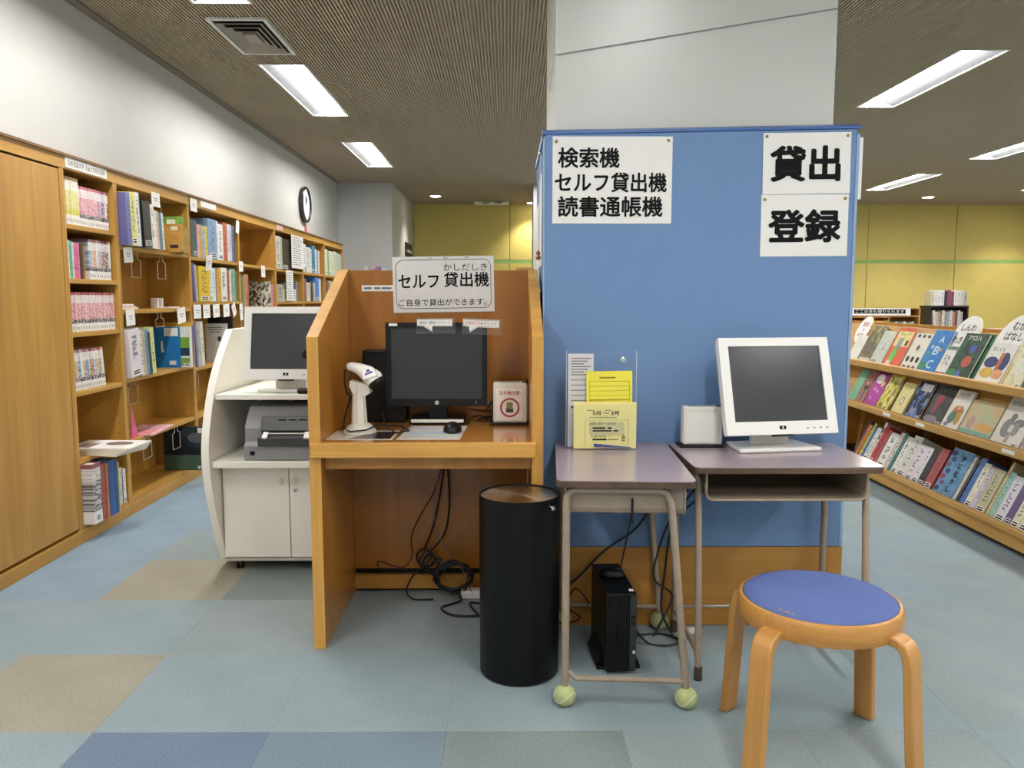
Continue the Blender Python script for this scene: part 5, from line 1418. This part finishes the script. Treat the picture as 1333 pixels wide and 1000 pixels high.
# ------------------------------------------------------------------ picture-book rack on the right
BT = R(26)
t = thing('picture_book_rack', 'long three-tier sloping wooden picture book rack at right', 'rack', (2.75, 4.6, 0))
RY0, RY1 = 2.75, 6.5
MB().box(2.47, 3.1, RY0, RY1, 0.001, 0.03).build('toe_kick', M_black2, t)
MB().box(2.42, 2.437, RY0, RY1, 0.03, 0.095).build('plinth', M_rack, t, bevel=0.003)
MB().box(2.405, 2.437, RY0, RY1, 0.0955, 0.135).build('front_rail', M_rack, t, bevel=0.01, segs=4)
MB().prism([(2.438, 0.1), (2.438, 0.115), (2.61, 0.0311), (2.58, 0.0311)], 'y', RY0, RY1).build('tray', M_rack_end, t)
MB().box(2.9, 2.92, RY0, RY1, 0.0305, 1.04).build('back_board', M_rack_end, t)
for zz, xx in ((0.488, 2.47), (0.776, 2.52)):
    MB().box(xx - 0.015, xx + 0.02, RY0, RY1, zz - 0.038, zz + 0.012).build('ledge_rail', M_rack, t, bevel=0.011, segs=4)
    MB().box(xx + 0.0205, 2.8995, RY0, RY1, zz - 0.03, zz - 0.012).build('shelf_board', M_rack_end, t)
    L_ = 0.295 if zz > 0.6 else 0.27
    sx, cz = math.sin(BT) * L_, math.cos(BT) * L_
    MB().prism([(xx + 0.055, zz - 0.0115), (xx + 0.055 + sx, zz - 0.0115 + cz), (xx + 0.071 + sx, zz - 0.0115 + cz), (xx + 0.071, zz - 0.0115)], 'y', RY0, RY1).build('sloping_board', M_rack_end, t)
DIV = [2.9, 3.55, 3.86, 4.18, 4.5, 4.83, 5.14, 5.46, 5.75, 6.1, 6.45]
for yv in DIV[1:-1]:
    MB().prism([(2.7, 0.04), (2.89, 0.04), (2.89, 0.455), (2.6, 0.455), (2.59, 0.41), (2.77, 0.34)], 'y', yv - 0.006, yv + 0.006).build('divider', M_rack_end, t)
for ya, yb in ((RY0 - 0.02, RY0 - 0.0005), (RY1 + 0.0005, RY1 + 0.02)):
    MB().prism([(2.42, 0.001), (3.1, 0.001), (3.1, 1.04), (2.72, 1.04), (2.45, 0.45), (2.42, 0.2)], 'y', ya, yb).build('end_panel', M_rack_end, t)
for yv, zz, xx in ((5.1, 0.488, 2.47), (4.68, 0.488, 2.47), (3.84, 0.488, 2.47)):
    MB().box(xx - 0.0165, xx - 0.0155, yv - 0.05, yv + 0.05, zz - 0.022, zz - 0.002).build('shelf_label', M_white, t)

def MR(x, y, z, tilt=BT, roll=0.0):
    """frame for a cover facing -X: right = -Y, leaning back"""
    return TRS((x, y, z), rz=-PI / 2) @ Matrix.Rotation(PI / 2 - tilt, 4, 'X') @ Matrix.Rotation(roll, 4, 'Z')
GT, GM = 'picture books on the top tier of the rack', 'picture books on the middle tier of the rack'
OF = 0.022
def tier(y0, y1, zz, xx, h, *a, off=OF, **k):
    faceout(MR(xx + off, y0, zz + 0.0075, BT), y0 - y1, h, 0.012, *a, **k)
Z3, X3, Z2, X2 = 0.765, 2.525, 0.477, 2.475
tier(5.96, 5.8, Z3, X3, 0.2, 'a1', ['#e4e2da', '#d2d0c6'], 'white book at the far left end of the top tier', GT)
tier(5.78, 5.61, Z3, X3, 0.285, 'a2', ['#3c3a2e', '#8a8650', '#5a5644', '#b4ae72', '#2e2c26'], 'olive book with dark blurry picture, left on the top tier', GT, 2.5, blobs=(('e', 0.5, 0.35, 0.4, 0.2, '#6d6052'), ('r', 0.5, 0.06, 0.49, 0.05, '#c9c4bb')))
tier(5.6, 5.42, Z3, X3, 0.25, 'a3', ['#c6ccb0', '#b9c4b4', '#d3d4ba'], 'pale grey-green book left of the orange book', GT, 3, blobs=(('r', 0.5, 0.42, 0.36, 0.25, '#bcc6bd'), ('e', 0.55, 0.45, 0.05, 0.04, '#a8545a'), ('e', 0.3, 0.08, 0.2, 0.05, '#9a8a9c')))
tier(5.41, 5.175, Z3, X3, 0.28, 'a4', ['#d4583a', '#dc6242', '#c94f33'], 'orange book with yellow picture panel on the top tier', GT, 3, blobs=(('r', 0.5, 0.72, 0.42, 0.2, '#e3d58a'), ('r', 0.42, 0.6, 0.13, 0.14, '#8f93a0'), ('e', 0.35, 0.28, 0.16, 0.22, '#76b84e'), ('r', 0.3, 0.08, 0.12, 0.06, '#d8dccf'), ('r', 0.78, 0.62, 0.06, 0.07, '#3a3230')), title='パレード', tcol='#7a7a3a', trect=(0.22, 0.8, 0.8, 0.88))
tier(5.155, 4.955, Z3, X3, 0.255, 'a5', ['#e2dfd0', '#dad6c6'], 'white book with rows of small dark figures', GT, 3, blobs=tuple(('e', 0.2 + 0.3 * i, 0.92, 0.09, 0.045, '#3a3c36') for i in range(3)) + (('e', 0.5, 0.6, 0.2, 0.12, '#d9d6c4'), ('e', 0.5, 0.6, 0.07, 0.08, '#35342f')) + tuple(('e', 0.2 + 0.3 * i, 0.28, 0.08, 0.08, '#2f302c') for i in range(3)) + tuple(('e', 0.2 + 0.3 * i, 0.07, 0.09, 0.045, '#6a6b62') for i in range(3)))
tier(4.95, 4.745, Z3, X3, 0.285, 'a6', ['#2b74b8', '#3080c4', '#2a6cae'], 'blue alphabet book with white letters down the cover', GT, 3, blobs=(('e', 0.2, 0.15, 0.2, 0.1, '#3f8a5a'), ('e', 0.75, 0.55, 0.07, 0.04, '#c99a6a'), ('e', 0.25, 0.6, 0.05, 0.04, '#d9d6cc'), ('e', 0.2, 0.45, 0.08, 0.04, '#4d9a6a')))
_o = bpy.context.scene.objects[-1]
for o_ in [x for x in col.objects if x.name.startswith('picture_book') and x.get('label', '').startswith('blue alphabet')]:
    for ch, a, b in (('A', 0.7, 0.86), ('B', 0.42, 0.62), ('C', 0.1, 0.3)):
        letters(ch, mat('ink_pale_blue', '#b9dcf2', 0.4, var=0), o_, 0.205 * (0.42 if ch != 'A' else 0.46), 0.205 * 0.72, 0.285 * a, 0.285 * b, 0.0024, 0.02, name='title')
tier(4.735, 4.625, Z3, X3, 0.19, 'a7', ['#e6e4dc', '#dcd9d2'], 'small white book with brush lettering beside the alphabet book', GT, 3, title='うた', trect=(0.2, 0.8, 0.35, 0.7), blobs=(('r', 0.5, 0.93, 0.48, 0.06, '#5e7f5c'), ('r', 0.5, 0.06, 0.48, 0.05, '#8a5a4e')))
tier(4.53, 4.365, Z3, X3, 0.28, 'a8b', ['#1f5238', '#2c6a46', '#3a7a50'], 'rear copy of the dark green book', GT, 2.5, off=OF + 0.016)
tier(4.62, 4.395, Z3, X3, 0.28, 'a8', ['#0f3020', '#1a2229', '#235a36', '#362c42', '#133a26'], 'dark green book with red and blue figure on the cover', GT, 2.5, blobs=(('e', 0.6, 0.38, 0.2, 0.13, '#b5573f'), ('e', 0.6, 0.66, 0.13, 0.1, '#3a55a0'), ('t', 0.5, 0.1, 0.2, 0.1, '#4a68b0'), ('e', 0.22, 0.1, 0.2, 0.1, '#2f7a44')), title='アロハ', tcol='#e4e8dc', trect=(0.2, 0.75, 0.84, 0.94))
tier(4.33, 4.11, Z3, X3, 0.235, 'a9', ['#e4e2da', '#dedbd2'], 'white book with navy and yellow picture right of the green book', GT, 3, blobs=(('e', 0.3, 0.52, 0.26, 0.14, '#2d356e'), ('e', 0.75, 0.55, 0.2, 0.24, '#333a6c'), ('r', 0.62, 0.55, 0.07, 0.22, '#b5684a'), ('e', 0.32, 0.26, 0.26, 0.13, '#d3b04a'), ('e', 0.75, 0.25, 0.2, 0.12, '#d8a070'), ('e', 0.6, 0.05, 0.3, 0.09, '#ece9e2')), title='おしくら', trect=(0.15, 0.6, 0.8, 0.9))
tier(4.1, 3.94, Z3, X3, 0.265, 'a10', ['#d9cf96', '#e0dcc0', '#c9c08a', '#ded6a6'], 'pale yellow book right of the navy and yellow book', GT, 3, blobs=(('e', 0.6, 0.45, 0.26, 0.2, '#dcdccb'), ('r', 0.1, 0.25, 0.05, 0.25, '#c7a65c')), title='むかしむかし', trect=(0.3, 0.95, 0.9, 0.96), lab=True)
tier(3.93, 3.74, Z3, X3, 0.27, 'a11', ['#1f4a4a', '#2a5f58', '#183c40'], 'dark teal book at the right edge of the top tier', GT, 3, lab=True)

tier(5.81, 5.69, Z2, X2, 0.25, 'b1', ['#6fae8c', '#8ac09a'], 'green book at the far left of the middle tier', GM)
tier(5.685, 5.56, Z2, X2, 0.25, 'b2', ['#9a6a5c', '#b57a70', '#7f5a50', '#c48a80'], 'brown-pink book with a dark figure on the middle tier', GM, 3, blobs=(('e', 0.5, 0.55, 0.24, 0.18, '#3a3030'), ('e', 0.5, 0.62, 0.12, 0.08, '#c9b39a'), ('r', 0.5, 0.28, 0.12, 0.16, '#6f6a70')))
tier(5.55, 5.37, Z2, X2, 0.255, 'b3', ['#b0409a', '#bb4ea6', '#a83690'], 'magenta book with white title bubbles', GM, 3, blobs=(('e', 0.4, 0.8, 0.3, 0.14, '#ece8e6'), ('r', 0.5, 0.97, 0.49, 0.03, '#7a2f5c'), ('e', 0.75, 0.68, 0.12, 0.1, '#d9b870'), ('e', 0.35, 0.5, 0.08, 0.05, '#dca8d0'), ('e', 0.6, 0.45, 0.08, 0.05, '#dca8d0'), ('e', 0.35, 0.22, 0.07, 0.05, '#dca8d0')))
tier(5.36, 5.19, Z2, X2, 0.255, 'b4', ['#cfc24a', '#e0d65c', '#a8a850', '#e4dfa0', '#8c7a30'], 'yellow and olive patterned book on the middle tier', GM, 9, 'vor')
tier(5.15, 5.0, Z2, X2, 0.22, 'b5', ['#e2d98c', '#e6dfa0'], 'cream yellow book with a small bird picture', GM, 3, blobs=(('e', 0.5, 0.42, 0.14, 0.13, '#8a6a50'), ('e', 0.5, 0.42, 0.09, 0.1, '#f0ece0')), title='ことり', tcol='#b98a4a', trect=(0.25, 0.75, 0.78, 0.88))
tier(4.97, 4.8, Z2, X2, 0.25, 'b6', ['#3f5fae', '#22263a', '#5a7ac0', '#1a1c28', '#8a8fa4'], 'blue and black book with white label panel', GM, 6, 'vor', blobs=(('r', 0.6, 0.85, 0.35, 0.1, '#dfe3e6'),), lab=True)
tier(4.76, 4.555, Z2, X2, 0.25, 'b7', ['#2f3a38', '#46504c', '#3a3236', '#5e5a60'], 'dark grey book with a rose red shape', GM, 3, blobs=(('e', 0.4, 0.62, 0.2, 0.14, '#9a3a4c'), ('e', 0.35, 0.42, 0.12, 0.16, '#8a4a60'), ('e', 0.4, 0.12, 0.34, 0.1, '#8c808c')), lab=True)
tier(4.55, 4.38, Z2, X2, 0.245, 'b8', ['#e6e2d6', '#e0dccf'], 'white book with brown and green figures on the middle tier', GM, 3, blobs=(('e', 0.55, 0.46, 0.3, 0.16, '#b9793f'), ('e', 0.38, 0.3, 0.2, 0.16, '#5f7f74'), ('e', 0.72, 0.3, 0.14, 0.16, '#b39a48'), ('e', 0.55, 0.56, 0.1, 0.06, '#dcb08a'), ('e', 0.25, 0.12, 0.12, 0.05, '#8a7a9c')), title='さるじぞう', trect=(0.2, 0.8, 0.84, 0.93))
tier(4.365, 4.085, Z2, X2, 0.205, 'b9', ['#9ab89a', '#c6c29a', '#d6a878', '#b8c4a8'], 'wide pastel landscape book on the middle tier', GM, 2, blobs=(('r', 0.5, 0.08, 0.49, 0.08, '#7fae9c'), ('e', 0.25, 0.35, 0.1, 0.22, '#c09a90'), ('e', 0.7, 0.3, 0.3, 0.1, '#d8a860')), lab=False)
tier(4.07, 3.845, Z2, X2, 0.262, 'b10', ['#e4dfd2', '#dfd9ca'], 'cream book with two grey mice on the cover', GM, 3, blobs=(('e', 0.35, 0.36, 0.2, 0.2, '#8a8684'), ('e', 0.68, 0.5, 0.18, 0.08, '#7f7b7a'), ('e', 0.62, 0.36, 0.12, 0.14, '#9a9592'), ('e', 0.4, 0.6, 0.09, 0.08, '#85817e'), ('e', 0.48, 0.36, 0.08, 0.09, '#d9d3cc'), ('r', 0.5, 0.15, 0.05, 0.08, '#b59a94')), title='ねずみのすもう', trect=(0.1, 0.88, 0.82, 0.92), lab=True)
tier(3.83, 3.62, Z2, X2, 0.24, 'b11', ['#8fb0cc', '#b08a64', '#a8c4d8', '#6f7fb4'], 'pale blue and brown book at the right edge of the middle tier', GM, 3, lab=True)

# round category signs between books and sloping board
def round_sign(y, s, r, lines, label, xo=0.0, ry=1.0):
    M = MR(2.525 + 0.0362 + math.sin(BT) * s, y, Z3 + 0.0 + math.cos(BT) * s, BT)
    t = frame_thing('round_sign', label, 'sign', M, 'round category signs on the rack')
    MB().lathe([(r, -0.011), (r, 0.0)], (0, 0, 0), 40, sy=ry).build('disc', mat('sign_edge', '#d8c8a4', 0.5), t, shift=False)
    MB().lathe([(r - 0.001, 0.0), (r - 0.001, 0.001)], (0, 0, 0), 40, sy=ry).build('face', M_white, t, shift=False)
    for (s_, x0, x1, y0, y1, m) in lines:
        letters(s_, m, t, x0 * r, x1 * r, y0 * r, y1 * r, 0.0016, 0.008)
round_sign(4.66, 0.272, 0.125, [('しんわ', -0.55, 0.6, 0.2, 0.55, M_ink), ('れきし', -0.75, 0.4, -0.45, -0.1, M_ink)], 'white round sign reading myths and history between picture books')
round_sign(4.2, 0.26, 0.155, [('むかし', -0.4, 0.6, 0.4, 0.72, M_ink), ('ばなし', -0.6, 0.4, 0.0, 0.32, M_ink), ('(日本)', -0.7, 0.2, -0.4, -0.1, M_ink)], 'larger white round sign for folk tales at the right')
round_sign(5.98, 0.25, 0.1, [('昔話', -0.4, 0.5, 0.25, 0.6, M_red), ('と', -0.1, 0.2, -0.1, 0.12, mat('blue_ink', '#5a6aa8', 0.5)), ('伝説', -0.5, 0.4, -0.6, -0.3, M_red)], 'small round sign with pink lettering at the rack far end', ry=1.1)

# bottom tier: spine-out books leaning back (given far to near, as seen left to right)
SPN = [(5.581, '#243050', 'navy', 0.27), (5.543, '#c9772e', 'orange', 0.25), (5.493, '#b9c05a', 'lime', 0.27), (5.456, '#3f62a8', 'blue', 0.25), (5.42, '#dddcd8', 'white', 0.25), (5.36, '#e4e1d8', 'white titled', 0.3), (5.325, '#b83038', 'red', 0.28),
       (5.267, '#a8504a', 'faded red', 0.26), (5.222, '#e3e3e1', 'broad white', 0.25), (5.112, '#dccdc8', 'pinkish', 0.27), (5.059, '#3f8078', 'teal', 0.27), (5.017, '#e0e0d8', 'ivory', 0.26), (4.945, '#d4d3cd', 'pale grey', 0.28), (4.837, '#ddd3da', 'lilac white', 0.24),
       (4.751, '#d8d6dc', 'bluish white', 0.24), (4.678, '#1f1f22', 'black', 0.24), (4.606, '#a8484c', 'red and black', 0.26)]
ends = [s[0] for s in SPN[1:]] + [4.52]
GL = 'spine-out books on the bottom tier of the rack'
def spines(lst, ends_, where, start=0):
    for i, ((y, c, w, h), e) in enumerate(zip(lst, ends_)):
        th = (y - e) - 0.004
        row((2.445, y, 0.1165), PI, [(th, h, 0.17, c, w, 0, 1 if th > 0.05 else 0)], where, GL, tilt=BT, start=i + start)
spines(SPN, ends, 'in the bottom tier, left part')
faceout(MR(2.447, 4.5, 0.1165, BT), 0.2, 0.285, 0.03, 'c1', ['#5f8fb4', '#6f9cc0', '#4f80a8', '#86acc4'], 'light blue picture book cover with vertical lettering, bottom tier', GL, 3,
        blobs=tuple(('e', 0.12 + 0.1 * (i % 2), 0.12 + 0.13 * i, 0.1, 0.055, ['#3a3f6a', '#7a5a80', '#b03a3c', '#44476e', '#6a5a8c', '#39406c'][i % 6]) for i in range(7)))
for o_ in [x for x in col.objects if x.name.startswith('picture_book') and x.get('label', '').startswith('light blue picture')]:
    for k, ch in enumerate('かにむかし'):
        letters(ch, M_ink, o_, 0.115, 0.152, 0.255 - 0.047 * (k + 1) + 0.012, 0.255 - 0.047 * k, 0.0035, 0.02, name='title')
SP2 = [(4.29, '#cfc9bf', 'grey white', 0.27), (4.262, '#2c2c30', 'thin black', 0.24), (4.234, '#3d6cb0', 'blue', 0.28), (4.182, '#dfdcc4', 'cream', 0.26), (4.125, '#c9c0d4', 'lilac', 0.25), (4.083, '#b9b58c', 'green and cream', 0.25), (3.994, '#c9bb8c', 'sand', 0.31), (3.968, '#8fbfb0', 'mint', 0.26),
       (3.922, '#d9d3da', 'lilac white', 0.25), (3.84, '#5c3a78', 'purple', 0.25), (3.785, '#dcd8b8', 'ivory', 0.25), (3.726, '#dad6ba', 'pale cream', 0.26), (3.663, '#b8b4a0', 'grey', 0.25), (3.6, '#a04a40', 'red', 0.25)]
ends2 = [s[0] for s in SP2[1:]] + [3.54]
spines(SP2, ends2, 'right of the light blue cover, bottom tier')
for o_ in [x for x in col.objects if x.get('label', '').startswith('white titled')]:
    for k, ch in enumerate('日本'):
        vs2, fs2 = text_data(ch, 0.03)
        P = [Vector((0.012 + c, 0.5 - a * 0.7, 0.8 - 0.17 * k + b * 0.13)) for a, b, c in vs2]
        mb = MB(); mb.add(P, fs2)
        # spine faces local +X: letters run across local Y
        mb.v = [(x, 1 - y, z) for x, y, z in mb.v]
        mb.build('title', M_ink, o_, shift=False, recalc=False)

# ------------------------------------------------------------------ far end of the room, right
t = thing('far_bookcase', 'low light-wood bookcase in front of the yellow wall', 'bookcase', (5.2, 11.2, 0))
MW = wood('wood_far', '#a8743a', '#c08c4c', 'z', 0.5)
for (a, b) in ((3.9, 3.92), (5.25, 5.27), (5.67, 5.69)):
    MB().box(a, b, 11.0, 11.3, 0.001, 1.09 if a > 5.6 else 0.985).build('side', MW, t)
MB().box(5.27, 5.67, 11.0, 11.3, 1.075, 1.09).build('top', MW, t)
MB().box(3.92, 5.25, 11.0, 11.3, 0.955, 0.985).build('top', MW, t)
MB().box(3.9, 5.69, 11.28, 11.3, 0.001, 1.075).build('back', MW, t)
for z in (0.08, 0.37, 0.68):
    MB().box(3.92, 5.25, 11.0, 11.28, z - 0.02, z).build('shelf', MW, t)
    MB().box(5.27, 5.67, 11.0, 11.28, z - 0.02, z).build('shelf', MW, t)
row((4.6, 11.02, 0.681), -PI / 2, [(random.uniform(0.025, 0.045), random.uniform(0.19, 0.25), 0.18, *random.choice([('#d8d4cc', 'white'), ('#c9a08c', 'peach'), ('#5f7f94', 'blue-grey'), ('#a8485a', 'crimson'), ('#d8d0a8', 'cream'), ('#4f6a5c', 'green')])) for i in range(16)], 'in the low light-wood bookcase', 'books in the far light-wood bookcase')
row((5.285, 11.02, 0.681), -PI / 2, [(0.036, 0.2 + 0.01 * (i % 3), 0.18, *[('#dcdcd4', 'white'), ('#6f9c94', 'sea green'), ('#c8c4b4', 'cream')][i % 3]) for i in range(9)], 'in the tall bookcase end', 'books in the far light-wood bookcase')
M = TRS((4.55, 10.985, 0.9865), rx=PI / 2 - 0.15)
o = MB().box(0, 1.0, 0, 0.1, -0.004, 0).build('shelf_top_sign', M_white)
o.matrix_basis = M
tag(o, 'white sign with black band on top of the low bookcase', 'sign')
MB().box(0.22, 0.93, 0.025, 0.082, 0, 0.002).build('black_band', M_ink, o, shift=False)
letters('ここの本も借りられます', M_white, o, 0.24, 0.91, 0.033, 0.074, 0.0035, 0.005)
row((5.31, 11.05, 0.9865), -PI / 2, [(0.05, 0.075, 0.12, '#d8c8b8', 'cream'), (0.06, 0.07, 0.12, '#b8b0b8', 'grey'), (0.06, 0.075, 0.12, '#c8c4c0', 'white')], 'small box in the high bookcase opening', 'small items in the far bookcase', noun='booklet')
MB().box(5.27, 5.67, 11.0, 11.28, 0.965, 0.985).build('shelf', MW, [x for x in col.objects if x.name == 'far_bookcase'][0])

t = thing('dark_bookcase', 'small dark brown bookcase with books on and in it', 'bookcase', (6.87, 12.65, 0))
MD = wood('wood_black', '#231a16', '#34261f', 'z', 0.5)
for (a, b) in ((6.6, 6.625), (7.195, 7.22)):
    MB().box(a, b, 12.5, 12.8, 0.001, 1.08).build('side', MD, t)
MB().box(6.6, 7.22, 12.5, 12.8, 1.08, 1.105).build('top', MD, t)
MB().box(6.625, 7.195, 12.78, 12.8, 0.001, 1.08).build('back', MD, t)
for z in (0.1, 0.42, 0.73):
    MB().box(6.625, 7.195, 12.5, 12.78, z - 0.02, z).build('shelf', MD, t)
row((6.64, 12.53, 1.1065), -PI / 2, [(0.05, 0.22 + 0.02 * (i % 2), 0.2, *[('#d6ccb4', 'cream'), ('#e2e0dc', 'white'), ('#e0dedc', 'white'), ('#dcd8d8', 'pale'), ('#3a2c30', 'dark'), ('#8c4a62', 'plum'), ('#7f4058', 'plum'), ('#ddd8d2', 'white'), ('#d5d2cc', 'grey white'), ('#c9c6bf', 'grey'), ('#a9a69c', 'dark grey')][i]) for i in range(11)], 'on top of the dark bookcase', 'books on the dark bookcase')
row((6.7, 12.53, 0.731), -PI / 2, [(0.04, 0.28 + 0.02 * (i % 3 == 0), 0.2, *[('#d8cfcf', 'white'), ('#c8b0ac', 'rose'), ('#b49a7c', 'tan'), ('#d9d2c4', 'cream'), ('#8a9a8c', 'sage'), ('#a4a8a8', 'grey'), ('#d0ccc8', 'white'), ('#b8876c', 'brown'), ('#6f4a4c', 'maroon'), ('#c9c4bc', 'pale'), ('#b0aca8', 'grey')][i], 6 if i < 3 else 0) for i in range(11)], 'inside the dark bookcase', 'books in the dark bookcase')
# far reading table
t = thing('reading_table', 'long grey-edged low table far right behind the rack', 'table', (7.9, 12.2, 0))
MB().box(7.3, 9.2, 11.9, 12.6, 0.66, 0.7).build('table_top', mat('grey_table', '#a9a49c', 0.4), t)
for x, y in ((7.4, 11.98), (9.1, 11.98), (7.4, 12.5), (9.1, 12.5)):
    MB().box(x - 0.025, x + 0.025, y - 0.025, y + 0.025, 0.001, 0.66).build('leg', M_chrome, t)
tag(MB().box(7.35, 7.75, 12.1, 12.35, 0.7005, 0.76).build('stacked_papers', mat('pink_papers', '#c9a8a0', 0.6, var=0.3, vscale=30)), 'small stack of papers on the far low table', 'papers')

# things seen above the booth's back
t = thing('far_shelf', 'low wooden shelf far behind the booth', 'shelf', (0.05, 12.0, 0))
for q, (x0, x1) in enumerate(((0.13, 0.155), (0.355, 0.37))):
    MB().box(x0, x1, 11.6, 11.69, 0.001, 1.64).build('side', MW, t)
MB().box(0.13, 0.37, 11.6, 11.69, 1.64, 1.66).build('top', MW, t)
MB().box(0.156, 0.354, 11.61, 11.69, 1.3, 1.6395).build('door', MW, t)
t = thing('pastel_display', 'small display of pink and white items behind the booth', 'display', (-1.85, 11.3, 0))
MB().box(-2.0, -1.66, 11.15, 11.5, 0.001, 1.5).build('stand', M_offwhite, t)
for q in range(4):
    MB().box(-1.98 + 0.08 * q, -1.92 + 0.08 * q, 11.2, 11.3, 1.501, 1.66 - 0.03 * (q % 2)).build('item', mat('pastel%d' % q, ['#d8c8c0', '#c98a9c', '#9c6a8c', '#b8d0d4'][q], 0.5), t)

# remove helper properties
for o_ in col.objects:
    if '_base' in o_:
        del o_['_base']
